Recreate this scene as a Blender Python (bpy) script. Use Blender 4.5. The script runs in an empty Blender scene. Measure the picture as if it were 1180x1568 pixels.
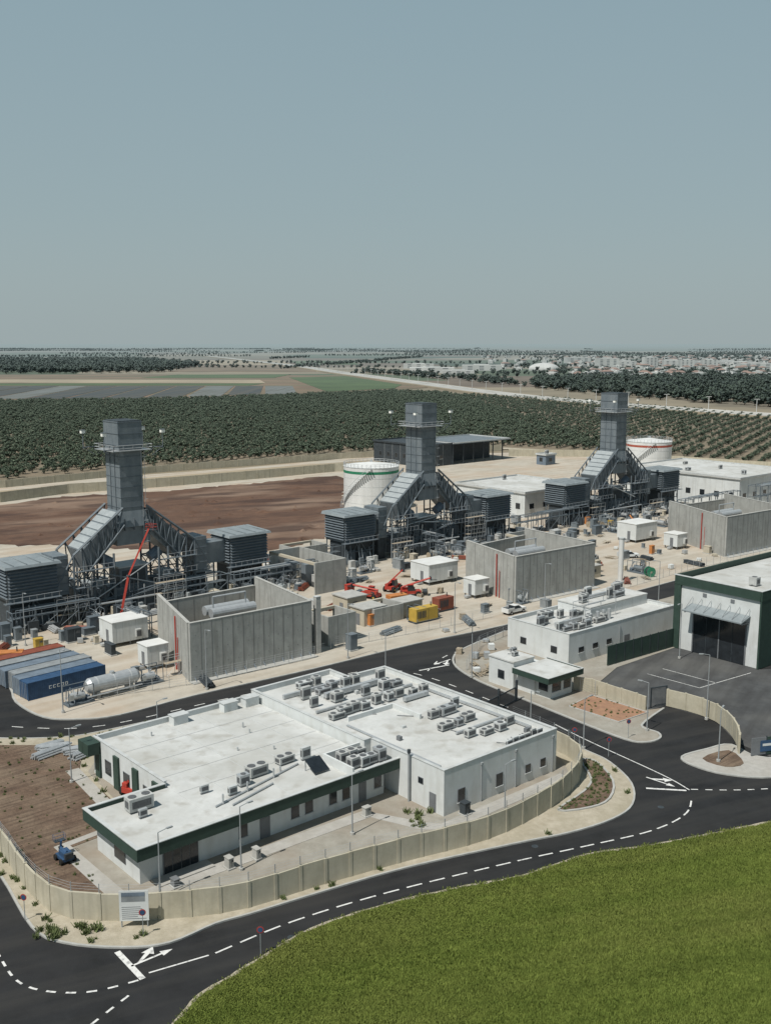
import bpy, math, random
from mathutils import Vector, Matrix
from mathutils.geometry import tessellate_polygon
random.seed(7)
R=random.random
def U(a,b): return a+(b-a)*random.random()
scene=bpy.context.scene
COL=scene.collection

# ------------------------------------------------------------------ materials
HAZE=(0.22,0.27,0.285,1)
def mat(name,c,rough=0.8,var=0.15,scale=0.6,bump=0.0,metal=0.0,c2=None,haze=False,det=7,stretch=None,bscale=None,spec=0.3,big=None,nr=0.68,streak=None,width=0.17):
    m=bpy.data.materials.new(name); m.use_nodes=True
    nt=m.node_tree; N=nt.nodes; Lk=nt.links
    b=N['Principled BSDF']; b.inputs['Roughness'].default_value=rough; b.inputs['Metallic'].default_value=metal
    b.inputs['Specular IOR Level'].default_value=spec
    g=N.new('ShaderNodeNewGeometry'); vec=g.outputs['Position']
    if stretch:
        mp=N.new('ShaderNodeMapping'); mp.vector_type='TEXTURE'
        mp.inputs['Rotation'].default_value=(0,0,math.radians(stretch[0])); mp.inputs['Scale'].default_value=(stretch[1],stretch[2],1)
        Lk.new(vec,mp.inputs['Vector']); vec=mp.outputs['Vector']
    n=N.new('ShaderNodeTexNoise'); n.inputs['Scale'].default_value=scale; n.inputs['Detail'].default_value=det; n.inputs['Roughness'].default_value=nr
    Lk.new(vec,n.inputs['Vector'])
    if c2 is None: c2=tuple(x*(1-var*1.6) for x in c); c1=tuple(min(1,x*(1+var)) for x in c)
    else: c1=c
    rp=N.new('ShaderNodeValToRGB'); rp.color_ramp.elements[0].position=0.5-width; rp.color_ramp.elements[1].position=0.5+width
    rp.color_ramp.elements[0].color=(*c2,1); rp.color_ramp.elements[1].color=(*c1,1)
    Lk.new(n.outputs['Fac'],rp.inputs['Fac']); col=rp.outputs['Color']
    def layer(col,sc,colr,amt,st=None,lo=0.42,hi=0.66,det=5):
        n2=N.new('ShaderNodeTexNoise'); n2.inputs['Scale'].default_value=sc; n2.inputs['Detail'].default_value=det
        src=g.outputs['Position']
        if st:
            mp=N.new('ShaderNodeMapping'); mp.vector_type='TEXTURE'; mp.inputs['Rotation'].default_value=(0,0,math.radians(st[0])); mp.inputs['Scale'].default_value=(st[1],st[2],st[3] if len(st)>3 else 1)
            Lk.new(src,mp.inputs['Vector']); src=mp.outputs['Vector']
        Lk.new(src,n2.inputs['Vector'])
        mr=N.new('ShaderNodeMapRange'); mr.inputs[1].default_value=lo; mr.inputs[2].default_value=hi
        mr.inputs[3].default_value=0; mr.inputs[4].default_value=amt
        Lk.new(n2.outputs['Fac'],mr.inputs[0])
        mx=N.new('ShaderNodeMixRGB'); mx.inputs[2].default_value=(*colr,1)
        Lk.new(mr.outputs[0],mx.inputs[0]); Lk.new(col,mx.inputs[1]); return mx.outputs[0]
    if big: col=layer(col,*big)
    if streak: col=layer(col,*streak)
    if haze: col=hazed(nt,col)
    Lk.new(col,b.inputs['Base Color'])
    if bump>0:
        n3=N.new('ShaderNodeTexNoise'); n3.inputs['Scale'].default_value=bscale or scale*4; n3.inputs['Detail'].default_value=6
        Lk.new(vec,n3.inputs['Vector'])
        bp=N.new('ShaderNodeBump'); bp.inputs['Strength'].default_value=0.8; bp.inputs['Distance'].default_value=bump
        Lk.new(n3.outputs['Fac'],bp.inputs['Height']); Lk.new(bp.outputs[0],b.inputs['Normal'])
    return m
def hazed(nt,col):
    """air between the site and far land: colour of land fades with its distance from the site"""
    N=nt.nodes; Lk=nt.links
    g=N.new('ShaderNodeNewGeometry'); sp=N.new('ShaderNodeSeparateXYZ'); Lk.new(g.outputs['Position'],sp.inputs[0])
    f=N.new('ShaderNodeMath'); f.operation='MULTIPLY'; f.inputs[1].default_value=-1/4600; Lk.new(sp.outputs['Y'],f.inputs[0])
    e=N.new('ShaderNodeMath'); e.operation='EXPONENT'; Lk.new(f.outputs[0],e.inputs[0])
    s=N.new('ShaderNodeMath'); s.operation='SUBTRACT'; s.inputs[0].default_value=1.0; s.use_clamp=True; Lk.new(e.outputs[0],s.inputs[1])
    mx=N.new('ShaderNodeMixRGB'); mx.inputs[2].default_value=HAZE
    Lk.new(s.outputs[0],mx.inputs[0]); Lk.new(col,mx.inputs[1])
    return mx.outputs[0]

M={}
M['asphalt']=mat('asphalt_black',(0.0165,0.0175,0.019),0.85,0.25,0.35,0.01,bscale=9,big=(0.08,(0.027,0.027,0.028),0.7),streak=(0.5,(0.036,0.035,0.033),0.6,(25,10,1)))
M['asphalt_old']=mat('asphalt_yard',(0.070,0.073,0.075),0.9,0.2,0.3,0.01,bscale=9,big=(0.12,(0.11,0.11,0.105),0.8),streak=(0.6,(0.04,0.04,0.04),0.5,(60,9,1)))
M['sand']=mat('sandy_yard',(0.43,0.39,0.325),0.95,0.12,0.25,0.04,bscale=1.5,c2=(0.31,0.28,0.23),big=(0.05,(0.39,0.29,0.205),0.55),streak=(0.35,(0.48,0.455,0.40),0.6,(41,6,1)),nr=.78)
M['verge']=mat('verge_sand',(0.45,0.41,0.33),0.95,0.12,0.8,0.05,c2=(0.30,0.265,0.20),bscale=3,nr=.78,big=(0.25,(0.29,0.26,0.19),0.6))
M['court']=mat('courtyard_concrete',(0.35,0.335,0.295),0.92,0.12,0.35,0.02,c2=(0.24,0.225,0.19),big=(0.12,(0.23,0.185,0.14),0.7),nr=.78)
M['paving']=mat('paving',(0.38,0.37,0.345),0.9,0.08,1.5,0.01,big=(0.3,(0.28,0.26,0.22),.5))
M['soil']=mat('brown_soil',(0.155,0.090,0.060),1,0.2,0.16,0.3,c2=(0.062,0.037,0.028),stretch=(24,2.2,1),bscale=0.8,big=(0.035,(0.22,0.155,0.115),0.8,(30,2,1),.48,.60,9),streak=(0.10,(0.055,0.033,0.026),0.8,(20,3,1),.5,.62),nr=.85,det=12)
M['garden']=mat('garden_soil',(0.175,0.12,0.085),1,0.2,0.9,0.2,c2=(0.085,0.057,0.04),bscale=3,big=(0.2,(0.23,0.18,0.13),0.6),streak=(1.5,(0.06,0.04,0.03),0.6,(41,8,.6)),nr=.8)
M['orange']=mat('orange_gravel',(0.36,0.21,0.13),1,0.2,0.9,0.05,c2=(0.22,0.13,0.09),nr=.8)
M['grass']=mat('grass_field',(0.125,0.158,0.035),0.95,0.2,1.3,0.2,c2=(0.075,0.105,0.022),stretch=(14,2.4,1),bscale=3.0,big=(0.05,(0.150,0.148,0.045),0.5,(14,4,1)),streak=(0.33,(0.060,0.085,0.018),0.45,(14,14,.8),.5,.68),spec=0.03,nr=.85,det=12,width=.14)
M['blade']=mat('grass_blades',(0.190,0.235,0.056),0.95,0.2,0.9,0,c2=(0.105,0.145,0.032),stretch=(14,2,1),big=(0.06,(0.225,0.225,0.075),0.6,(14,4,1)),streak=(0.3,(0.090,0.125,0.028),0.55,(14,16,.8),.5,.66),spec=0.03,nr=.8)
M['kerb']=mat('kerb_concrete',(0.38,0.38,0.36),0.9,0.1,1)
M['paint']=mat('road_paint',(0.66,0.66,0.64),0.7,0.06,3,streak=(2.5,(0.22,0.22,0.22),.7,None,.52,.68))
M['cream']=mat('cream_concrete',(0.48,0.445,0.35),0.9,0.08,0.5,c2=(0.36,0.33,0.25),stretch=(0,1,1),nr=.75,big=(0.15,(0.40,0.38,0.31),.5),streak=(1.4,(0.30,0.28,0.22),0.5,(0,1,1,7),.5,.7))
M['conc']=mat('grey_concrete',(0.39,0.395,0.375),0.9,0.12,0.5,c2=(0.28,0.285,0.27),det=9,nr=.75,streak=(1.2,(0.22,0.22,0.205),0.65,(0,1,1,7),.5,.7))
M['concdark']=mat('dark_concrete',(0.21,0.21,0.205),0.9,0.12,0.8)  # darker concrete tone for panel joints and lifting pockets
M['white']=mat('white_render',(0.61,0.635,0.635),0.85,0.04,0.4,c2=(0.52,0.54,0.535),streak=(1.0,(0.40,0.40,0.37),0.35,(0,1,1,6),.5,.7))
M['roof']=mat('white_roof_membrane',(0.56,0.57,0.56),0.8,0.05,0.35,c2=(0.45,0.46,0.45),big=(0.12,(0.37,0.37,0.345),0.7),streak=(0.5,(0.33,0.32,0.29),0.7,None,.52,.70),nr=.78)
M['parapet']=mat('parapet_cap',(0.47,0.49,0.49),0.7,0.06,1,streak=(0.8,(.33,.33,.31),.5,None,.5,.7))
M['green']=mat('dark_green_cladding',(0.035,0.062,0.050),0.6,0.1,1)
M['greenrim']=mat('green_paint',(0.03,0.20,0.11),0.6,0.1,1)
M['redrim']=mat('red_paint_band',(0.35,0.09,0.06),0.6,0.1,1)
M['glass']=mat('dark_window_glass',(0.02,0.025,0.03),0.12,0.2,1,spec=0.6)
M['frame']=mat('grey_frame',(0.16,0.17,0.18),0.5,0.1,1)
M['ac']=mat('ac_casing',(0.42,0.43,0.42),0.6,0.12,0.8)
M['acdark']=mat('ac_grille',(0.10,0.105,0.11),0.6,0.2,4)
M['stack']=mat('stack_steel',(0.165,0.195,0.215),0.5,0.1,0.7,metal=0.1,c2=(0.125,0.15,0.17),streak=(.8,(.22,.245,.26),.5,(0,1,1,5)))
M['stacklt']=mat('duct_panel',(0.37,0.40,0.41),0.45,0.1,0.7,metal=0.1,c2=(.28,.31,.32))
M['roofmetal']=mat('filter_roof_metal',(0.27,0.305,0.32),0.5,0.1,0.5,metal=0.1,c2=(.20,.23,.245))
M['steel']=mat('structural_steel',(0.125,0.15,0.17),0.55,0.12,1,metal=0.1)
M['house']=mat('filter_house_cladding',(0.12,0.145,0.165),0.55,0.1,0.8)
M['dark']=mat('dark_steel',(0.045,0.055,0.063),0.6,0.2,1)
M['silver']=mat('galvanised_metal',(0.46,0.48,0.49),0.4,0.08,1.5,metal=0.4)
M['tank']=mat('tank_white',(0.64,0.65,0.64),0.55,0.05,0.3,streak=(.5,(.5,.5,.48),.4,(0,1,1,9)))
M['red']=mat('red_paint',(0.38,0.05,0.035),0.5,0.1,1)
M['orangep']=mat('orange_paint',(0.48,0.19,0.06),0.5,0.1,1)
M['yellow']=mat('yellow_paint',(0.46,0.31,0.06),0.5,0.1,1)
M['blue']=mat('blue_container_paint',(0.035,0.08,0.16),0.55,0.15,0.8)
M['bluelt']=mat('faded_blue_paint',(0.15,0.19,0.235),0.6,0.15,0.8)
M['greyc']=mat('grey_container_paint',(0.24,0.26,0.27),0.6,0.15,0.8)
M['rust']=mat('red_container_paint',(0.22,0.07,0.045),0.6,0.15,0.8)
M['wood']=mat('timber',(0.33,0.28,0.21),0.9,0.2,3)
M['rubber']=mat('tyre_rubber',(0.02,0.02,0.02),0.9,0.2,3)
M['beige']=mat('beige_render',(0.43,0.39,0.31),0.9,0.08,0.8)
M['pole']=mat('pole_grey',(0.28,0.30,0.31),0.5,0.06,1)
M['lens']=mat('lamp_lens',(0.85,0.85,0.8),0.3,0.02,1)
M['bark']=mat('bark',(0.09,0.065,0.045),1,0.2,3)
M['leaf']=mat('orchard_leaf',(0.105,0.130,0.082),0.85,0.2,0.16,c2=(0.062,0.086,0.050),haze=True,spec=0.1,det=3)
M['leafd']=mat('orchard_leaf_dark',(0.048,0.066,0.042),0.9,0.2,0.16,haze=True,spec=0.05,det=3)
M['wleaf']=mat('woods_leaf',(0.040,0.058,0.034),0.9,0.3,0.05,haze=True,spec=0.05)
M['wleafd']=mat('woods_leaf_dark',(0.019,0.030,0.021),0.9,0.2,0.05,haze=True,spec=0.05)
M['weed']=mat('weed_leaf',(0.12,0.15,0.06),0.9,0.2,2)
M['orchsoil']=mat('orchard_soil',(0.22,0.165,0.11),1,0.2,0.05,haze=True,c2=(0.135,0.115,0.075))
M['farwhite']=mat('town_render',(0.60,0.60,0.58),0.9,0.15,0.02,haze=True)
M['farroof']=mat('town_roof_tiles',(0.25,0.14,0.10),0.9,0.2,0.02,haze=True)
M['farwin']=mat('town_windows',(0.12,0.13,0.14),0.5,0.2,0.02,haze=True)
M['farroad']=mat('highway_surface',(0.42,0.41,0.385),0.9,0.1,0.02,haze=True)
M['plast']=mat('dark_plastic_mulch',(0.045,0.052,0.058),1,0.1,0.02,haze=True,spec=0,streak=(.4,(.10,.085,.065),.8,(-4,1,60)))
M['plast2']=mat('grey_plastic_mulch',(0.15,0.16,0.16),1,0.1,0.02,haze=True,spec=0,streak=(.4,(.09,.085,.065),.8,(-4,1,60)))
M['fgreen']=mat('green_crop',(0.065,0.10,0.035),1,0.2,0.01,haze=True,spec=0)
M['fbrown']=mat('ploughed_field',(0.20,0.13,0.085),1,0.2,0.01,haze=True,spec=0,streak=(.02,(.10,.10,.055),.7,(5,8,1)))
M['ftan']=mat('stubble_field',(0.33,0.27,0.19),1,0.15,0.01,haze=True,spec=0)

def farmland():
    m=bpy.data.materials.new('farmland'); m.use_nodes=True; nt=m.node_tree; N=nt.nodes; Lk=nt.links
    b=N['Principled BSDF']; b.inputs['Roughness'].default_value=1; b.inputs['Specular IOR Level'].default_value=0.0
    g=N.new('ShaderNodeNewGeometry')
    mp=N.new('ShaderNodeMapping'); mp.vector_type='TEXTURE'; mp.inputs['Rotation'].default_value=(0,0,math.radians(12)); mp.inputs['Scale'].default_value=(620,420,1)
    Lk.new(g.outputs['Position'],mp.inputs['Vector'])
    v=N.new('ShaderNodeTexVoronoi'); v.distance='CHEBYCHEV'; v.inputs['Scale'].default_value=1; v.inputs['Randomness'].default_value=0.8
    Lk.new(mp.outputs[0],v.inputs['Vector'])
    sp=N.new('ShaderNodeSeparateColor'); Lk.new(v.outputs['Color'],sp.inputs[0])
    r=N.new('ShaderNodeValToRGB'); r.color_ramp.interpolation='CONSTANT'
    cs=[(0,(0.17,0.14,0.10)),(0.2,(0.07,0.09,0.045)),(0.35,(0.24,0.20,0.14)),(0.5,(0.045,0.065,0.038)),(0.62,(0.15,0.11,0.08)),(0.78,(0.09,0.11,0.055)),(0.88,(0.27,0.23,0.18))]
    r.color_ramp.elements[0].color=(*cs[0][1],1); r.color_ramp.elements[1].position=cs[1][0]; r.color_ramp.elements[1].color=(*cs[1][1],1)
    for p,c in cs[2:]:
        e=r.color_ramp.elements.new(p); e.color=(*c,1)
    Lk.new(sp.outputs[0],r.inputs['Fac'])
    n=N.new('ShaderNodeTexNoise'); n.inputs['Scale'].default_value=0.01; n.inputs['Detail'].default_value=8
    Lk.new(g.outputs['Position'],n.inputs['Vector'])
    mx=N.new('ShaderNodeMixRGB'); mx.blend_type='MULTIPLY'; mx.inputs[0].default_value=0.6
    mr=N.new('ShaderNodeMapRange'); mr.inputs[1].default_value=0.3; mr.inputs[2].default_value=0.7; mr.inputs[3].default_value=0.5; mr.inputs[4].default_value=1.3
    Lk.new(n.outputs['Fac'],mr.inputs[0]); Lk.new(r.outputs[0],mx.inputs[1]); Lk.new(mr.outputs[0],mx.inputs[2])
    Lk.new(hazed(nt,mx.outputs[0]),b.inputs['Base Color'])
    return m
M['farm']=farmland()

# ------------------------------------------------------------------ mesh builder
class O:
    def __init__(s,name,loc=(0,0,0),ang=0.0):
        s.name=name; s.loc=loc; s.ang=math.radians(ang); s.p={}
    def _g(s,part,m):
        if part not in s.p: s.p[part]=([],[],[],[])
        q=s.p[part]
        if m not in q[3]: q[3].append(m)
        return q,q[3].index(m)
    def raw(s,part,m,vs,fs):
        q,mi=s._g(part,m); o=len(q[0]); q[0].extend(vs)
        for f in fs: q[1].append(tuple(i+o for i in f)); q[2].append(mi)
    def box(s,part,m,x0,y0,z0,x1,y1,z1):
        vs=[(x0,y0,z0),(x1,y0,z0),(x1,y1,z0),(x0,y1,z0),(x0,y0,z1),(x1,y0,z1),(x1,y1,z1),(x0,y1,z1)]
        s.raw(part,m,vs,[(0,3,2,1),(4,5,6,7),(0,1,5,4),(1,2,6,5),(2,3,7,6),(3,0,4,7)])
    def cb(s,part,m,cx,cy,z0,sx,sy,sz,rot=0):
        c=math.cos(math.radians(rot)); n=math.sin(math.radians(rot)); vs=[]
        for z in (z0,z0+sz):
            for a,b in ((-1,-1),(1,-1),(1,1),(-1,1)):
                x=a*sx/2; y=b*sy/2; vs.append((cx+x*c-y*n,cy+x*n+y*c,z))
        s.raw(part,m,vs,[(0,3,2,1),(4,5,6,7),(0,1,5,4),(1,2,6,5),(2,3,7,6),(3,0,4,7)])
    def hexa(s,part,m,bot,top):
        s.raw(part,m,list(bot)+list(top),[(0,3,2,1),(4,5,6,7),(0,1,5,4),(1,2,6,5),(2,3,7,6),(3,0,4,7)])
    def tube(s,part,m,p1,p2,r,n=8,r2=None):
        p1=Vector(p1); p2=Vector(p2); d=(p2-p1)
        if d.length<1e-5: return
        d.normalize(); a=Vector((0,0,1)) if abs(d.z)<0.9 else Vector((1,0,0))
        x=d.cross(a).normalized(); y=d.cross(x); r2=r if r2 is None else r2; vs=[]
        for P,rr in ((p1,r),(p2,r2)):
            for i in range(n):
                t=2*math.pi*i/n; vs.append(tuple(P+x*math.cos(t)*rr+y*math.sin(t)*rr))
        fs=[(i,(i+1)%n,n+(i+1)%n,n+i) for i in range(n)]+[tuple(range(n-1,-1,-1)),tuple(range(n,2*n))]
        s.raw(part,m,vs,fs)
    def beam(s,part,m,p1,p2,w): s.tube(part,m,p1,p2,w*0.7,4)
    def prism(s,part,m,pts,z0,z1):
        n=len(pts)
        tri=tessellate_polygon([[Vector((p[0],p[1],0)) for p in pts]])
        vs=[(p[0],p[1],z1) for p in pts]; fs=[]
        for t in tri:
            a,b,c=[Vector((pts[i][0],pts[i][1],0)) for i in t]
            fs.append(tuple(t) if (b-a).cross(c-a).z>0 else tuple(reversed(t)))
        if z0<z1:
            vs+=[(p[0],p[1],z0) for p in pts]
            ar=sum(pts[i][0]*pts[(i+1)%n][1]-pts[(i+1)%n][0]*pts[i][1] for i in range(n))
            for i in range(n):
                j=(i+1)%n
                fs.append((i,n+i,n+j,j) if ar>0 else (j,n+j,n+i,i))
        s.raw(part,m,vs,fs)
    def ribbon(s,part,m,pts,w,z,h=0.0,off=0.0):
        L=[];Rr=[]
        for i,p in enumerate(pts):
            a=Vector(pts[max(0,i-1)][:2]); b=Vector(pts[min(len(pts)-1,i+1)][:2]); d=(b-a).normalized(); nn=Vector((-d.y,d.x))
            c=Vector(p[:2])+nn*off; L.append(c+nn*w/2); Rr.append(c-nn*w/2)
        vs=[];fs=[]
        for l,r in zip(L,Rr): vs+= [(l.x,l.y,z+h),(r.x,r.y,z+h),(l.x,l.y,z),(r.x,r.y,z)]
        for i in range(len(pts)-1):
            o=4*i; fs.append((o,o+1,o+5,o+4))
            if h>0: fs+= [(o+1,o+3,o+7,o+5),(o+2,o,o+4,o+6)]
        if h>0:
            fs.append((0,2,3,1)); o=4*(len(pts)-1); fs.append((o,o+1,o+3,o+2))
        s.raw(part,m,vs,fs)
    def done(s):
        obs=[]
        for k,(vs,fs,mi,ms) in s.p.items():
            me=bpy.data.meshes.new(s.name+'_'+k); me.from_pydata(vs,[],fs)
            for m in ms: me.materials.append(M[m])
            me.polygons.foreach_set('material_index',mi)
            me.update(); ob=bpy.data.objects.new(k,me); COL.objects.link(ob); obs.append(ob)
        if len(obs)==1: r=obs[0]; r.name=s.name
        else:
            r=bpy.data.objects.new(s.name,None); COL.objects.link(r)
            for o in obs: o.parent=r
        r.location=s.loc; r.rotation_euler=(0,0,s.ang)
        return r
def smoothc(pts,k=5,closed=False):
    out=[]; n=len(pts)
    rng=n if closed else n-1
    for i in range(rng):
        if closed: p=[pts[(i+j-1)%n] for j in range(4)]
        else: p=[pts[max(0,i-1)],pts[i],pts[i+1],pts[min(n-1,i+2)]]
        for t in range(k):
            t/=k
            out.append(tuple(0.5*((2*p[1][a])+(-p[0][a]+p[2][a])*t+(2*p[0][a]-5*p[1][a]+4*p[2][a]-p[3][a])*t*t+(-p[0][a]+3*p[1][a]-3*p[2][a]+p[3][a])*t**3) for a in (0,1)))
    if not closed: out.append(tuple(pts[-1][:2]))
    return out
def ragged(pts,step,amp,closed=True):
    out=[]; P=pts+[pts[0]] if closed else pts
    for a,b in zip(P[:-1],P[1:]):
        l=(Vector(b)-Vector(a)).length; n=max(1,min(60,int(l/step)))
        for i in range(n): out.append((a[0]+(b[0]-a[0])*i/n+U(-amp,amp),a[1]+(b[1]-a[1])*i/n+U(-amp,amp)))
    return out
def walk(pts,step):
    res=[]; need=0
    for a,b in zip(pts[:-1],pts[1:]):
        a=Vector(a[:2]); b=Vector(b[:2]); l=(b-a).length
        if l<1e-6: continue
        t=need
        while t<l: res.append((a+(b-a)*(t/l),math.degrees(math.atan2(b.y-a.y,b.x-a.x)))); t+=step
        need=t-l
    return res
def inside(p,poly):
    c=False; n=len(poly); x,y=p
    for i in range(n):
        x1,y1=poly[i][:2]; x2,y2=poly[(i+1)%n][:2]
        if (y1>y)!=(y2>y) and x<(x2-x1)*(y-y1)/(y2-y1)+x1: c=not c
    return c

# ------------------------------------------------------------------ camera, light, sky
cam=bpy.data.cameras.new('camera'); co=bpy.data.objects.new('camera',cam); COL.objects.link(co)
co.location=(0,0,50); co.rotation_euler=(math.radians(90-9.38),0,0)
cam.sensor_fit='VERTICAL'; cam.sensor_height=24; cam.lens=24; cam.clip_end=60000; scene.camera=co
el=math.radians(58); hx,hy=-0.66,-0.75
sv=Vector((hx*math.cos(el),hy*math.cos(el),math.sin(el)))
sun=bpy.data.lights.new('sun','SUN'); sun.energy=4.6; sun.angle=math.radians(0.5); sun.color=(1,0.96,0.89)
so=bpy.data.objects.new('sun',sun); COL.objects.link(so); so.rotation_euler=sv.to_track_quat('Z','Y').to_euler(); so.location=(-60,-80,150)
w=bpy.data.worlds.new('World'); scene.world=w; w.use_nodes=True; nt=w.node_tree
bg=nt.nodes['Background']; bg.inputs['Strength'].default_value=0.1
sk=nt.nodes.new('ShaderNodeTexSky'); sk.sky_type='NISHITA'; sk.sun_disc=False; sk.sun_elevation=el; sk.sun_rotation=math.atan2(hx,hy)
sk.dust_density=3; sk.air_density=1; sk.altitude=50
tc=nt.nodes.new('ShaderNodeTexCoord'); sx=nt.nodes.new('ShaderNodeSeparateXYZ'); nt.links.new(tc.outputs['Generated'],sx.inputs[0])
hr=nt.nodes.new('ShaderNodeValToRGB'); e=hr.color_ramp.elements
e[0].position=0.0; e[0].color=(0.365,0.435,0.445,1); e[1].position=0.42; e[1].color=(0.255,0.372,0.425,1)
k=hr.color_ramp.elements.new(0.12); k.color=(0.32,0.412,0.435,1)
k=hr.color_ramp.elements.new(0.60); k.color=(0.13,0.20,0.25,1)
k=hr.color_ramp.elements.new(1.0); k.color=(0.07,0.13,0.18,1)
nt.links.new(sx.outputs['Z'],hr.inputs['Fac'])
sc=nt.nodes.new('ShaderNodeVectorMath'); sc.operation='SCALE'; sc.inputs['Scale'].default_value=10.0; nt.links.new(hr.outputs['Color'],sc.inputs[0])
mx=nt.nodes.new('ShaderNodeMixRGB'); mx.inputs[0].default_value=0.88
nt.links.new(sk.outputs[0],mx.inputs[1]); nt.links.new(sc.outputs[0],mx.inputs[2]); nt.links.new(mx.outputs[0],bg.inputs['Color'])
scene.view_settings.view_transform='Standard'; scene.view_settings.look='None'; scene.view_settings.exposure=0

# ------------------------------------------------------------------ ground and surfaces
g=O('ground'); g.prism('ground','farm',[(-30000,-3000),(30000,-3000),(30000,40000),(-30000,40000)],0,0); g.done()
g=O('asphalt_road'); g.prism('road','asphalt',[(-140,20),(60,20),(200,90),(200,330),(100,260),(0,185),(-70,190),(-140,150)],0,0.02); g.done()
compA=[(-75,126),(-64,118),(-54,109),(-44.2,99.8),(-36.7,90.6),(-30.6,81.7),(-27,79.3),(-21.9,78.6),(-18.2,79.3),(-14.8,82.2),(-11.9,83.8),(-6.6,87),(1.9,91.8),(13.2,96.7),(19,99),(24,102),(27,105.5),(28.2,111),(27,117),(25,120.3),(21.5,125),(5.5,143.5),(3.5,146.5),(0,148.5),(-5,146.5),(-22,137),(-36,127.5),(-41,125),(-49,124.5),(-60,126)]
cA=smoothc(compA,4,True)
g=O('verge'); g.prism('verge','verge',cA,0,0.14); g.done()
g=O('kerb'); g.ribbon('kerb','kerb',cA+[cA[0]],0.22,0.0,0.17); g.done()
court=[(-23.4,84.2),(-16.7,84.7),(-12,86.2),(-6.7,89.7),(1.9,94.5),(10.7,99.2),(17.2,105.7),(20.3,110),(21.6,113),(21.3,118),(14,131),(3,143),(-22,134),(-35,123),(-35,114),(-26,101),(-31.5,95.5),(-24,86.5)]
g=O('courtyard'); g.prism('courtyard','court',court,0.14,0.17); g.done()
gard=[(-58,122),(-44,103),(-34,91),(-29,85.5),(-25.5,84.5),(-24,86.5),(-31.5,95.5),(-26,101),(-36,114),(-38,122)]
g=O('garden_soil'); g.prism('soil','garden',gard,0.14,0.22); g.done()
g=O('footpath'); g.ribbon('paving','paving',[(-24.3,86.4),(-32.4,95.8),(-27.5,100.9),(-37,114.5)],1.6,0.17,0.06)
g.ribbon('paving','paving',[(-23.3,85.6),(-2,103),(4,100.2),(6.3,100),(21,112.8)],1.7,0.17,0.04); g.done()
bed=smoothc([(18.6,103.9),(22.3,104.6),(24.8,106.8),(26.2,111.5),(25.3,117),(23.6,117.2),(23.8,112),(22.3,108.6)],3,True)
g=O('flower_bed'); g.prism('soil','garden',bed,0.14,0.2); g.ribbon('kerb','kerb',bed+[bed[0]],0.25,0.14,0.14); g.done()
pad=[(-130,220),(-80,168),(-58,148),(-52,138),(-46,132),(-41,131.3),(-36,133),(-27,141),(-11,153),(6,167),(21,177.5),(45,198),(62,213),(200,330),(200,430),(60,470),(0,460),(-60,410),(-160,345)]
cP=smoothc(pad[1:13],4)
g=O('yard_ground'); g.prism('yard','sand',[pad[0]]+cP+pad[13:],0,0.13); g.ribbon('kerb','kerb',cP,0.3,0,0.17); g.done()
soil=[(-135,295),(-120,262),(-98,252),(-78,250),(-50,243),(-30,243),(-15,262),(-12,285),(-14,340),(-17,385),(-46,366),(-76,345),(-105,332),(-122,310)]
g=O('dirt_field'); g.prism('dirt','soil',ragged(smoothc(soil,3,True),2,1.6),0.13,0.2)
for _ in range(130):
    x,y=U(-115,-14),U(244,378)
    if inside((x,y),soil):
        r=U(.5,2.6); n=8; h=U(.2,.8); pts=[(x+r*U(.6,1.4)*math.cos(i*6.28/n),y+r*U(.6,1.4)*math.sin(i*6.28/n),.2) for i in range(n)]+[(x+U(-.2,.2),y,.2+h)]
        g.raw('heaps','soil',pts,[(i,(i+1)%n,n) for i in range(n)])
g.done()
bb=[(21,174),(14,165),(11.2,160),(11,154),(14,147),(19,140),(25,131.5),(30.5,124.3),(33,123.3),(35,124.5),(35.3,126.5),(33.8,129),(38.5,135.5),(36.3,134.8),(29.5,142.5),(36,153.5),(49,165),(62,170),(110,215),(150,270),(62,203),(45,188.5)]
g=O('sidewalk'); g.prism('sidewalk','court',bb,0,0.13); g.ribbon('kerb','kerb',smoothc(bb[:13],4),0.3,0,0.17); g.done()
isl=smoothc([(36.2,118.6),(40,121),(43.5,122.4),(46.5,118.2),(60,121.6),(100,135),(100,130),(60,117),(46,112.8),(40,113.4),(36.8,116)],4,True)
g=O('traffic_island'); g.prism('island','paving',isl,0,0.13); g.ribbon('kerb','kerb',isl+[isl[0]],0.3,0,0.17)
g.prism('bed','garden',smoothc([(38.5,118),(42.5,120.5),(43,116.5),(40.5,115.5)],3,True),0.13,0.18); g.done()
g=O('planted_bed'); g.prism('soil','orange',[(25.5,136),(31,130),(35.8,133.6),(29.5,140.5)],0.13,0.2); g.ribbon('kerb','kerb',[(25.5,136),(31,130),(35.8,133.6),(29.5,140.5),(25.5,136)],.2,.13,.12); g.done()
g=O('parking_lot'); g.prism('lot','asphalt_old',[(29.7,142.7),(36.3,135),(39,136.5),(44.2,131.2),(44.5,123),(47,118.9),(60,122.2),(100,136),(110,160),(58,152.6),(48.3,164.6),(36,153.6)],0.0,0.06)
for a,b in (((40,150.5),(46,144)),((46,144),(56,151)),((43,153),(49,146.4))): g.ribbon('bay_line','paint',[a,b],0.12,0.064)
g.done()
edge=smoothc([(-19,58),(-17,64),(-15.5,69),(-14.2,72.3),(-12.5,74.3),(-10.2,77),(-7.8,79.8),(-5.1,82.2),(0.6,85.4),(6.7,88),(13,90.2),(20,94.3),(27,96.3),(40.7,101.3),(55,107),(90,119),(300,200)],6)
je=ragged(edge,0.4,0.16,False)
g=O('grass_shoulder'); g.ribbon('shoulder','verge',ragged(edge,.8,.08,False),0.7,0.0,0.05); g.done()
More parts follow.
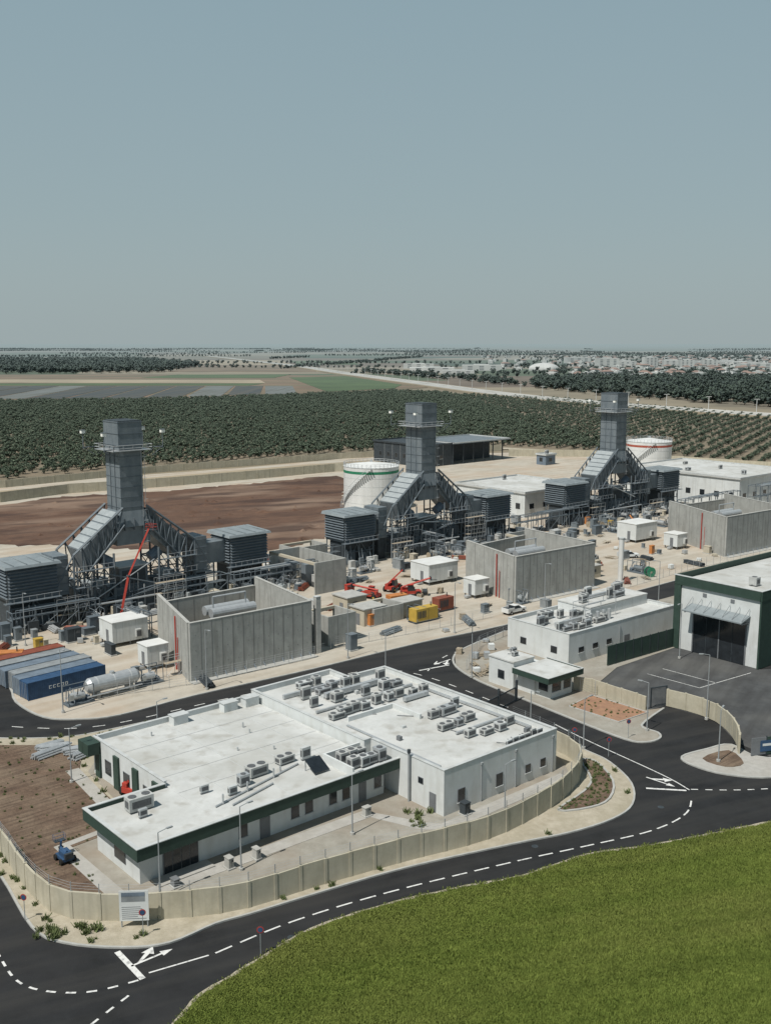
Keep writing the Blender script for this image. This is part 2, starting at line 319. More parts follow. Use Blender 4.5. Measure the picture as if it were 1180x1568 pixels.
field=edge[::3]+[(300,-80),(-19,-80)]
g=O('grass_field'); g.prism('grass','grass',je+[(300,-80),(-19,-80)],0.0,0.1); g.done()
# ------------------------------------------------------------------ road markings
mk=O('road_markings')
Z=0.026
def dash(pts,L=1.6,G=1.6,w=0.18):
    P=walk(smoothc(pts,6),0.4); n=int(L/0.4); p=int((L+G)/0.4)
    for i in range(0,len(P)-n,p): mk.ribbon('dashes','paint',[q[0] for q in P[i:i+n+1]],w,Z)
def solid(pts,w=0.16): mk.ribbon('solid_line','paint',smoothc(pts,6),w,Z)
dash([(-40,92),(-36,84),(-31.8,77.4),(-28.3,73.5),(-23.4,72.7),(-18.9,74.6)],1.0,0.8,0.2)
dash([(-23.4,66),(-21.5,69.5),(-19.4,73.2)],0.9,0.8,0.2)
dash([(-14.1,77.9),(-8,82.7),(0.6,87.6),(12.8,93.2),(20.3,96.3),(27.7,99.6),(32.4,103.6),(34.4,108.5)],1.6,1.2)
solid([(-19,75.2),(-14.6,77.6)])
solid([(34.4,109.3),(32.4,113.5),(26,123.5),(22.5,129.5)])
dash([(34.6,109.5),(42,109.5),(55,112),(80,120)],1.0,0.8)
dash([(17,136),(6.5,149),(-1,152.5),(-10,148),(-24,138.5),(-37,129.3),(-46,128.3),(-54,131),(-60,140)],1.6,2)
dash([(6.5,152),(10,160),(20,170),(33,182),(50,196)],1.6,2)
def arrow(x,y,ang,s=1.0):
    c,n=math.cos(math.radians(ang)),math.sin(math.radians(ang))
    T=lambda p:(x+(p[0]*c-p[1]*n)*s,y+(p[0]*n+p[1]*c)*s)
    mk.prism('arrow','paint',[T(p) for p in [(-2.2,-.12),(1,-.12),(1,-.45),(2.2,0),(1,.45),(1,.12),(-2.2,.12)]],Z,Z)
    mk.prism('arrow','paint',[T(p) for p in [(-1.5,.125),(-.2,1.1),(-.5,1.35),(.9,1.6),(.4,.4),(.1,.75),(-1,.125)]],Z,Z)
arrow(-19.2,77.3,40,0.85); mk.ribbon('stop_line','paint',[(-22.3,78.1),(-19.3,74.4)],0.5,Z)
arrow(31.7,111.5,-45,0.85); mk.ribbon('stop_line','paint',[(29.6,109.8),(34,109.2)],0.35,Z)
arrow(9,156.5,225,0.9); mk.ribbon('stop_line','paint',[(5.2,152.2),(10,155)],0.3,Z)
mk.done()
mh=O('manhole_covers')
for x,y in ((-8,80.2),(15,96.2),(30,105),(24,127),(-20,139.6)): mh.tube('cover','dark',(x,y,.02),(x,y,.027),.35,16)
mh.done()

# ------------------------------------------------------------------ perimeter wall
def panel_wall(name,pts,h,m='cream',step=2.6,z0=0.13,fence=True,th=0.22):
    o=O(name); P=walk(pts,step)
    P.append((Vector(pts[-1][:2]),P[-1][1]))
    for (a,ha),(b,hb) in zip(P[:-1],P[1:]):
        d=(b-a); l=d.length
        if l<0.2: continue
        an=math.degrees(math.atan2(d.y,d.x)); c=(a+b)/2
        o.cb('panels',m,c.x,c.y,z0,l-0.06,th,h+U(-.05,.05),an+U(-.5,.5))
        o.cb('posts',m,a.x,a.y,z0,0.3,th+0.1,h+0.05,an)
        if fence:
            o.cb('fence_posts','pole',a.x,a.y,z0+h+0.05,0.06,0.06,0.9,an)
            for k in (0.35,0.6,0.85): o.tube('fence_wires','pole',(a.x,a.y,z0+h+k),(b.x,b.y,z0+h+k),0.012,3)
    return o.done()
wallp=smoothc([(-62,121.5),(-55,113),(-44.8,101.3),(-38.3,95),(-33.4,88.2),(-28.8,83.5),(-23.4,82.6),(-16.7,83.3),(-12,84.8),(-6.7,88.2),(1.9,93),(10.7,97.7),(17.7,104.4),(21.1,109.3),(22.7,112.9),(23,117),(20.5,121.5),(16.5,127)],5)
panel_wall('perimeter_wall',wallp,2.5)
panel_wall('entrance_wall',[(27.5,143),(29.4,142.3),(35.8,134.6)],2.0,z0=0.13,fence=False)
panel_wall('entrance_wall',smoothc([(39.2,136.3),(42,133.8),(44.1,130.5),(44.6,126),(44.2,122.2),(43.4,119.4)],4),2.4,fence=False)
panel_wall('boundary_wall',[(-190,290),(-150,305),(-122,320.5),(-107,340),(-78,356),(-46,379),(-19,400),(4,402)],3.2,step=5,fence=False)
panel_wall('boundary_wall',[(-200,330),(-135,352),(-88,398),(-20,444),(55,480)],2.6,step=6,fence=False)
panel_wall('boundary_wall',[(55,455),(90,452),(150,408),(190,395)],3,step=6,fence=False)
o=O('dark_site_fence',(44.6,118.6,.13),14)
for i in range(14): o.box('panels','green' if i%4 else 'frame',i*2.1,0,.1,i*2.1+2.0,.08,2.3); o.box('posts','dark',i*2.1+2.0,-.04,0,i*2.1+2.1,.12,2.45)
o.box('sign_board','blue',1.2,-.06,.5,3.6,-.01,1.9); o.box('sign_text','white',1.5,-.08,1.2,3.3,-.062,1.5); o.done()

# ------------------------------------------------------------------ roof plant
def ac(o,x,y,z,s=1.0,rot=0,kind=None):
    if kind is None: kind=random.choice([0,0,0,1,1,2])
    rot+=U(-3,3); cm=random.choice(['ac','ac','parapet','silver'])
    a=s*U(.75,1.2); b=s*U(.6,.95); h=s*U(.6,1.05)
    if kind==1: a*=1.05; b*=.55; h*=1.25
    if kind==2: a*=1.7; h*=.75
    o.cb('ac_feet','frame',x,y,z,a*.9,b*.8,0.2,rot)
    o.cb('air_conditioners',cm,x,y,z+.2,a,b,h,rot)
    c,n=math.cos(math.radians(rot)),math.sin(math.radians(rot))
    for sx,sy,w,d in ((0,-b/2-.012,a*.78,.03),(-a/2-.012,0,.03,b*.6)):
        o.cb('ac_grilles','acdark',x+sx*c-sy*n,y+sx*n+sy*c,z+.2+h*.22,w,d,h*.55,rot)
    if kind!=1:
        for k in ((0,) if kind==0 else (-.28,.28)):
            px,py=x+k*a*c,y+k*a*n
            o.tube('ac_fans','acdark',(px,py,z+.2+h),(px,py,z+.2+h+.05),min(a,b)*.34,12)
    if R()<.5: o.tube('refrigerant_pipes','dark',(x+n*b*.5,y+c*b*.5,z+.3),(x+U(-.4,.4),y+U(.8,1.6),z+.12),.04,4)
def win(o,face,x,y,z,w,h,part='windows'):
    if face=='y':
        o.box(part+'_frames','frame',x-w/2-.06,y-.05,z-.06,x+w/2+.06,y+.02,z+h+.06)
        o.box(part,'glass',x-w/2,y-.07,z,x+w/2,y-.045,z+h)
        o.box(part+'_sills','parapet',x-w/2-.12,y-.14,z-.14,x+w/2+.12,y+.02,z-.065)
    else:
        o.box(part+'_frames','frame',x-.05,y-w/2-.06,z-.06,x+.02,y+w/2+.06,z+h+.06)
        o.box(part,'glass',x-.07,y-w/2,z,x-.045,y+w/2,z+h)
def parapet(o,pts,z0,z1,th=0.3,m='white',cap='parapet'):
    n=len(pts)
    for i in range(n):
        a=Vector(pts[i]);b=Vector(pts[(i+1)%n]); d=(b-a).normalized(); nn=Vector((-d.y,d.x))
        q=[a,b,b+nn*th-d*th,a+nn*th+d*th]
        o.hexa('parapet',m,[(p.x,p.y,z0) for p in q],[(p.x,p.y,z1) for p in q])
        q=[a-nn*.05-d*.05,b-nn*.05+d*.05,b+nn*(th+.05)-d*(th+.05),a+nn*(th+.05)+d*(th+.05)]
        o.hexa('parapet_cap',cap,[(p.x,p.y,z1+.002) for p in q],[(p.x,p.y,z1+.08) for p in q])
# ------------------------------------------------------------------ main building (front)
A=O('control_building',(6.2,102.4,0.17),41)
rb=[(0,0),(18.4,0),(18.6,31),(12,31.2),(12,35),(-1,35),(-1,12),(0,12)]
A.prism('walls','white',rb,0,4.5); A.prism('roof','roof',[(0.3,0.3),(18.1,0.3),(18.3,30.7),(11.7,30.9),(11.7,34.7),(-.7,34.7),(-.7,12.3),(.3,12.3)],4.5,4.504)
parapet(A,rb,4.5,5.15)
A.prism('walls','white',[(-23,8.6),(-1.002,8.6),(-1.002,35),(-23,35)],0,3.7)
A.prism('roof','roof',[(-22.7,7.6),(-1.3,7.6),(-1.3,34.7),(-22.7,34.7)],3.7,3.91)
for (x0,y0,x1,y1) in ((-23.01,18.3,-22.7,35.01),(-22.7,34.7,-1.3,35.01)):
    A.box('parapet','white',x0,y0,3.7,x1,y1,4.5); A.box('parapet_cap','parapet',x0-.05,y0-.05,4.502,x1+.05,y1+.05,4.58)
A.prism('walls','white',[(-31,8.6),(-23.002,8.6),(-23.002,17.4),(-31,17.4)],0,3.7)
A.box('roof','roof',-31.7,7.3,3.7,-22.702,18.0,3.9)
A.box('fascia','green',-32,7.0,3.15,-.004,7.3,4.35); A.box('fascia','green',-32,7.302,3.15,-31.7,18.3,4.35)
A.box('fascia','green',-31.698,18.002,3.15,-23.02,18.3,4.35)
A.box('soffit','parapet',-31.7,7.3,3.3,-23.1,8.6,3.69); A.box('soffit','parapet',-23.1,7.3,3.3,-.004,8.6,3.69)
A.box('fascia_cap','parapet',-32.05,6.95,4.352,-.004,7.35,4.43); A.box('fascia_cap','parapet',-32.05,7.352,4.352,-31.65,18.35,4.43)
A.box('fascia_cap','parapet',-31.648,17.95,4.352,-22.99,18.35,4.43)
for y in (20,24.5,29,33.6): A.box('pilasters','green',-23.25,y-.6,0,-23.01,y+.6,3.9)
A.box('canopy_fascia','green',-24.6,33,3.0,-23.02,35.6,4.4)
for y in (22.2,26.8,31.3): win(A,'x',-23,y,1.0,1.4,1.6)
for x in (-19.6,-13.2,-11.4,-8.2,-6.4,-1.9): win(A,'y',x,8.6,1.0,.9,1.5)
A.box('entrance_frame','frame',-28.6,8.5,0,-24.8,8.59,2.6)
for i in range(4): A.box('entrance_glass','glass',-28.5+i*.93,8.46,.1,-27.65+i*.93,8.49,2.5)
A.box('doors','frame',-17.6,8.52,0,-16.4,8.59,2.2); A.box('doors','frame',-4.6,8.52,0,-3.6,8.59,2.2)
A.box('entrance_step','paving',-30,6.8,0,-24,8.45,.15)
win(A,'x',-31,12.5,.9,2.2,1.5)
for x in (2.6,8.6,): win(A,'y',x,0,1.0,1.0,1.4)
for x in (13.4,16): win(A,'y',x,0,1.2,.8,.9)
for x in (5.6,11.2,17.6): A.box('drainpipe','pole',x,-.12,0,x+.12,-.01,4.4); A.cb('drain_hopper','pole',x+.06,-.12,4.3,.3,.2,.25)
for x,y in ((-21.6,8.45),(-15,8.45),(-9.9,8.45),(-3,8.45)): A.cb('wall_lights','dark',x,y,2.6,.25,.2,.2)
win(A,'x',0,3.6,2.6,.7,.6); A.box('doors','frame',-.07,1.2,0,-.01,2.2,2.1)
A.tube('flue','pole',(-.3,5.2,0),(-.3,5.2,5.6),.12); A.tube('flue','dark',(-.3,5.2,5.6),(-.3,5.2,6.0),.2)
A.box('roof_parapet','white',-6.5,7.32,3.912,-6.25,12.6,4.9); A.box('roof_parapet','white',-6.248,12.35,3.912,-1.3,12.6,4.9)
A.box('roof_parapet','white',2.4,19,4.506,9.5,19.3,5.1); A.box('roof_parapet','white',9.5,14,4.506,9.8,19.3,5.1)
for x,y in ((-2.4,33.2),(-5.5,33.4),(-12.5,33.6)): A.cb('roof_hatch','white',x,y,3.912,2,1.2,1.1); A.cb('roof_hatch_lid','parapet',x,y,5.014,2.2,1.4,.08)
for x,y in [(1.2+i*1.75+U(-.3,.3),28.8+U(-.6,.6)) for i in range(10)]+[(2+i*1.9+U(-.4,.4),25.4+U(-.8,.5)) for i in range(8)]+[(1+i*1.6,32.3+U(-.4,.4)) for i in range(5)]:
    if R()<.72: ac(A,x,y,4.506,1.25)
for x,y in [(9+i*1.9,21.5+U(-.6,.6)) for i in range(5)]+[(9.5+i*2,9.6+U(-.5,.5)) for i in range(4)]+[(10+i*2.1,5.6+U(-.6,.6)) for i in range(4)]+[(11+i*2.2,13.4+U(-1,1)) for i in range(3)]+[(2+i*1.5,21+U(-.4,.4)) for i in range(4)]:
    if R()<.85: ac(A,x,y,4.506,1.25)
for i in range(6): ac(A,11.3+i*1.05+U(-.1,.1),1.1,4.506,.75,kind=1)
for x,y in [(-5+i*1.25,11) for i in range(3)]+[(-5+i*1.2,9+U(-.2,.2)) for i in range(4)]: ac(A,x,y,3.912,1.3,kind=0)
for x,y,s,k in ((-14,14.5,1.5,2),(-16.5,13.2,1.2,0),(-9.8,15.2,1.5,2),(-18.6,12.0,.9,1),(-7.5,14.4,1.0,1),(-27.4,15.3,1.7,2),(-28,13.4,.9,1),(-20.6,14.2,.8,1)): ac(A,x,y,3.912,s,kind=k)
for q in ((1,23.5,17,23.8,4.65,4.9),(17.1,3,17.4,22,4.65,4.9),(9.2,7.3,17,7.6,4.65,4.85),(1.2,2,1.5,18,4.6,4.7),(1,30.4,12,30.8,4.6,5.1),(5,26.7,14,27.3,4.8,5.4),(12,19.3,16,19.9,4.7,5.2)): A.box('duct','silver',q[0],q[1],q[4],q[2],q[3],q[5])
for i in range(14): x,y=U(1,17),U(2,30); A.cb('roof_vents',random.choice(['parapet','silver','frame']),x,y,4.506,U(.3,.8),U(.3,.6),U(.2,.6),U(-5,5))
for i in range(7): x,y=U(-21,-3),U(10,33); A.tube('vent_pipes','silver',(x,y,3.91),(x,y,4.3+U(0,.3)),.1,8)
for i in range(7): x=U(2,15);y=U(5,28); A.tube('pipes','frame',(x,y,4.6),(x+U(-1,3),y+U(-4,4),4.6),.05,4)
for a,b in (((-21.5,10.6,4.05),(-9,13.8,4.05)),((-20,9.8,4.05),(-14,11.4,4.05))): A.tube('pipes','silver',a,b,.1)
for x in (-20.5,-17,-13): A.tube('pipes','silver',(x,10.8+(x+20.5)*.25,3.95),(x,10.8+(x+20.5)*.25,5.0),.1)
A.hexa('solar_collector','glass',[(-9.4,10.2,4.1),(-7.4,10.2,4.1),(-7.4,12.0,5.1),(-9.4,12.0,5.1)],[(-9.4,10.18,4.18),(-7.4,10.18,4.18),(-7.4,11.98,5.18),(-9.4,11.98,5.18)])
for x in (-9.4,-7.5): A.box('solar_frame','silver',x,11.9,3.912,x+.1,12.0,5.05)
for x in (-18.5,-14,-9.6,-5.2): A.box('roof_seams','parapet',x,7.6,3.912,x+.07,34.6,3.925)
for y in (16,20.5,25,29.5): A.box('roof_seams','parapet',-22.6,y,3.927,-1.4,y+.07,3.938)
A.done()

# ------------------------------------------------------------------ generic small objects
def lamp(x,y,ang,h=8,z=0.13,arm=0.9):
    o=O('street_lamp',(x,y,z),ang)
    o.tube('base','kerb',(0,0,0),(0,0,.3),.25,8); o.tube('pole','pole',(0,0,.3),(0,0,h),.085,8,.05)
    o.tube('arm','pole',(0,0,h),(arm,0,h+.15),.04,6); o.cb('head','pole',arm+.25,0,h+.1,.6,.22,.1); o.cb('lens','lens',arm+.25,0,h+.07,.45,.16,.028)
    return o.done()
def container(x,y,ang,m,z=0.13,L=12.2):
    o=O('shipping_container',(x,y,z),ang); W=2.44;H=2.6
    o.box('shell',m,0.05,0.05,.12,L-.05,W-.05,H-.05)
    n=int(L/.3)
    for i in range(n):
        xx=.2+i*(L-.4)/n; o.box('corrugation',m,xx,0.02,.2,xx+.14,.05,H-.12); o.box('corrugation',m,xx,W-.05,.2,xx+.14,W-.02,H-.12)
        o.box('corrugation',m,xx,.2,H-.05,xx+.14,W-.2,H-.03)
    for xx in (0,L-.15):
        for yy in (0,W-.15): o.box('corner_posts',m,xx,yy,0,xx+.15,yy+.15,H)
    for yy in (0,W-.12): o.box('rails',m,.15,yy,H-.1,L-.15,yy+.12,H); o.box('rails',m,.15,yy,0,L-.15,yy+.12,.14)
    for k in (.5,.95,1.5,1.95): o.tube('lock_rods','silver',(-.02,k,.15),(-.02,k,H-.15),.03,5)
    if m=='blue':
        for i in range(5):
            x0=3.2+i*.62
            o.box('lettering','white',x0,-.012,1.05,x0+.42,.012,1.13); o.box('lettering','white',x0,-.012,1.42,x0+.42,.012,1.5); o.box('lettering','white',x0,-.012,1.13,x0+.1,.012,1.42)
            if i>2: o.box('lettering','white',x0+.32,-.012,1.13,x0+.42,.012,1.42)
    return o.done()
def ehouse(x,y,ang,L,W,H,z=0.13):
    o=O('electrical_house',(x,y,z),ang)
    for i in range(3):
        for j in (0.2,W-.4): o.box('legs','frame',.2+i*(L-.6)/2,j,0,.4+i*(L-.6)/2,j+.2,.7)
    o.box('body','white',0,0,.7,L,W,.7+H); o.box('roof','tank',-.1,-.1,.7+H,L+.1,W+.1,.82+H)
    for i in range(int(L/1.2)): o.box('panel_seams','parapet',.6+i*1.2,-.02,.75,.65+i*1.2,-.003,.65+H)
    o.box('door','frame',-.05,W*.3,.75,-.01,W*.3+.9,2.8); o.box('steps','silver',-1.2,W*.3,.2,-.06,W*.3+.9,.6)
    o.cb('cooler','ac',L*.7,-.32,1.3,1,.6,1.3); o.box('cooler_grille','acdark',L*.7-.4,-.64,1.4,L*.7+.4,-.622,2.4)
    return o.done()
def cabinet(x,y,ang,s=1,m='ac',z=.13):
    o=O('electrical_cabinet',(x,y,z),ang); w=U(.8,2.2)*s;d=U(.6,1.4)*s;h=U(1,2.1)*s
    o.cb('plinth','kerb',0,0,0,w+.3,d+.3,.18); o.cb('body',m,0,0,.18,w,d,h); o.cb('roof',m,0,0,.18+h,w+.12,d+.12,.07)
    o.cb('door_seam','frame',0,-d/2-.01,.3,.04,.02,h*.85); o.cb('vent','acdark',w*.25,-d/2-.012,.2+h*.6,w*.3,.02,h*.2)
    return o.done()
def pipestack(x,y,ang,m='silver',z=.13):
    o=O('pipe_stack',(x,y,z),ang); L=U(3,6)
    for xx in (-L/3,L/3): o.cb('bearers','wood',xx,0,0,.15,1.8,.12)
    for k in range(3):
        for i in range(5-k): o.tube('pipes',m,(-L/2+U(-.2,.2),-.6+i*.3+k*.15,.25+k*.25),(L/2+U(-.2,.2),-.6+i*.3+k*.15,.25+k*.25),.13,7)
    return o.done()
def pallet(x,y,ang,z=.13):
    o=O('loaded_pallet',(x,y,z),ang)
    for i in range(5): o.cb('slats','wood',0,-.5+i*.25,.1,1.2,.12,.03)
    for i in (-.5,0,.5): o.cb('blocks','wood',i,0,0,.12,1.1,.1)
    o.cb('load',random.choice(['white','wood','bluelt','beige','silver','kerb']),0,0,.14,1.0,.9,U(.3,1))
    o.cb('strap','dark',.2,0,.14,.05,.93,U(.3,.35))
    return o.done()
def planks(x,y,ang,z=.13):
    o=O('timber_pile',(x,y,z),ang); s=U(.5,.85)
    for i in range(9): o.cb('planks','wood',U(-.6,.6)*s,U(-.9,.9)*s,.02+.05*i,U(2,4)*s,.2,.04,U(-14,14))
    return o.done()
def drum(x,y,ang,m='greenrim',r=1.1,z=.13):
    o=O('cable_drum',(x,y,z),ang)
    o.tube('flanges',m,(0,-.6,r),(0,-.5,r),r,20); o.tube('flanges',m,(0,.5,r),(0,.6,r),r,20); o.tube('cable','dark',(0,-.5,r),(0,.5,r),r*.7,16); o.tube('hub','wood',(0,-.63,r),(0,.63,r),r*.2,10)
    return o.done()
def skid(x,y,ang,s=1,z=.13):
    o=O('process_skid',(x,y,z),ang); L=U(3,5.5)*s
    o.box('base_frame','steel',-L/2,-1,0,L/2,1,.25)
    for sx in (-L/2+.1,L/2-.1):
        for sy in (-.9,.9): o.beam('frame','steel',(sx,sy,.25),(sx,sy,2.6),.1)
    for sy in (-.9,.9): o.beam('frame','steel',(-L/2+.1,sy,2.6),(L/2-.1,sy,2.6),.1)
    o.tube('vessel',random.choice(['silver','stack','stacklt']),(-L/3,0,1.1),(L/5,0,1.1),.55,12); o.tube('pump','bluelt',(L/3,-.3,.6),(L/3,.5,.6),.3,10)
    for k in range(6): x0=U(-L/2,L/2); o.tube('pipework',random.choice(['silver','stack','dark']),(x0,U(-.9,.9),.4),(x0,U(-.9,.9),2.3),.07,6); o.tube('pipework','silver',(x0,U(-.9,.9),U(.6,2.2)),(x0+U(-1,1),U(-.9,.9),U(.6,2.2)),.07,6)
    o.cb('control_box','ac',-L/2+.5,-.95,.9,.6,.25,.8)
    return o.done()
def scaffold(x,y,ang,n=3,lv=3,z=.13):
    o=O('scaffolding',(x,y,z),ang)
    for i in range(n+1):
        for yy in (0,1.1): o.tube('standards','silver',(i*2,yy,0),(i*2,yy,lv*2+1),.035,5)
    for k in range(1,lv+1):
        for yy in (0,1.1): o.tube('ledgers','silver',(0,yy,k*2),(n*2,yy,k*2),.03,4); o.tube('ledgers','silver',(0,yy,k*2+1),(n*2,yy,k*2+1),.03,4)
        o.box('boards','wood',0,.1,k*2,n*2,1.0,k*2+.05)
    for i in range(n): o.tube('braces','silver',(i*2,0,0),(i*2+2,0,lv*2),.03,4)
    return o.done()
def meshfence(pts,h=2.0,z=.13):
    o=O('site_fence')
    P=walk(pts,2.5)
    for (a,_),(b,_) in zip(P[:-1],P[1:]):
        o.tube('posts','silver',(a.x,a.y,z),(a.x,a.y,z+h),.04,5)
        for k in range(6): o.tube('wires','pole',(a.x,a.y,z+.2+k*.35),(b.x,b.y,z+.2+k*.35),.014,3)
    return o.done()
def telehandler(x,y,ang,m='red',reach=4,lift=1.6,z=.13):
    o=O('telehandler',(x,y,z),ang)
    o.box('chassis',m,-2,-.8,.6,2,.8,1.2); o.box('engine_cover',m,-1.9,.1,1.2,.9,.8,1.7)
    o.hexa('cab','glass',[(-.7,-.8,1.2),(.8,-.8,1.2),(.8,0,1.2),(-.7,0,1.2)],[(-.6,-.75,2.4),(.4,-.75,2.4),(.4,-.05,2.4),(-.6,-.05,2.4)]); o.box('cab_roof',m,-.7,-.8,2.4,.5,0,2.48)
    for a in (-1.4,1.4):
        for b in (-1.05,1.05): o.tube('wheels','rubber',(a,b-.2,.55),(a,b+.2,.55),.55,14); o.tube('hubs','yellow',(a,b-.22,.55),(a,b+.22,.55),.22,8)
    o.beam('boom',m,(-1.8,.05,1.9),(reach,.05,1.9+lift),.28); o.cb('fork_carriage','dark',reach+.1,.05,1.5+lift,.12,1.1,.7)
    for b in (-.25,.35): o.cb('forks','dark',reach+.7,b,1.5+lift,1.2,.1,.06)
    return o.done()
def boomlift(x,y,ang,m='orangep',h=12,z=.13,s=1):
    o=O('boom_lift',(x,y,z),ang)
    o.box('chassis',m,-1.5,-1,.5,1.5,1,1.0); o.box('turret',m,-1.4,-.7,1.0,.8,.7,1.8); o.box('counterweight','dark',-1.9,-.7,1.0,-1.4,.7,1.9)
    for a in (-1.1,1.1):
        for b in (-1.1,1.1): o.tube('wheels','rubber',(a,b-.2,.5),(a,b+.2,.5),.5,12)
    k=(1.6,0,h*.55); e=(h*.42,0,h)
    o.beam('lower_boom',m,(-.9,0,1.8),k,.4); o.beam('upper_boom',m,k,e,.3); o.tube('joint','dark',(k[0],-.3,k[2]),(k[0],.3,k[2]),.25,8)
    bx,bz=e[0]+.7,e[2]-.3
    o.cb('basket_floor','dark',bx,0,bz,1,1.8,.06)
    for zz in (.55,1.05):
        for a,b in (((bx-.5,-.9),(bx+.5,-.9)),((bx-.5,.9),(bx+.5,.9)),((bx-.5,-.9),(bx-.5,.9)),((bx+.5,-.9),(bx+.5,.9))): o.tube('basket_rails',m,(*a,bz+zz),(*b,bz+zz),.03,4)
    for a in (-.5,.5):
        for b in (-.9,.9): o.tube('basket_rails',m,(bx+a,b,bz),(bx+a,b,bz+1.05),.03,4)
    r=o.done(); r.scale=(s,s,s); return r
def pickup(x,y,ang,m='tank',z=.13):
    o=O('pickup_truck',(x,y,z),ang)
    o.hexa('body',m,[(-2.5,-.9,.45),(2.5,-.9,.45),(2.5,.9,.45),(-2.5,.9,.45)],[(-2.5,-.88,1.0),(2.4,-.85,.98),(2.4,.85,.98),(-2.5,.88,1.0)])
    o.hexa('cabin','glass',[(-.7,-.82,1.0),(1.3,-.82,1.0),(1.3,.82,1.0),(-.7,.82,1.0)],[(-.55,-.7,1.55),(.55,-.7,1.55),(.55,.7,1.55),(-.55,.7,1.55)]); o.box('cabin_roof',m,-.58,-.72,1.55,.58,.72,1.61)
    o.box('bed','dark',-2.4,-.75,1.001,-.8,.75,1.02)
    for q in ((-2.5,-.9,-.75,-.78),(-2.5,.78,-.75,.9)): o.box('bed_sides',m,q[0],q[1],1.0,q[2],q[3],1.3)
    o.box('tailgate',m,-2.5,-.78,1.0,-2.42,.78,1.3)
    for a in (-1.6,1.6):
        for b in (-.85,.85): o.tube('wheels','rubber',(a,b-.12,.38),(a,b+.12,.38),.38,14); o.tube('hubs','silver',(a,b-.13,.38),(a,b+.13,.38),.18,8)
    for b in (-.7,.7): o.cb('headlights','lens',2.46,b,.7,.06,.3,.16)
    return o.done()
def sign(x,y,ang,z=.14,disc='red'):
    o=O('traffic_sign',(x,y,z),ang)
    o.tube('post','pole',(0,0,0),(0,0,2.4),.035,6); o.tube('disc',disc,(0,-.06,2.2),(0,-.04,2.2),.3,20); o.tube('disc_centre','blue',(0,-.075,2.2),(0,-.062,2.2),.22,20)
    return o.done()

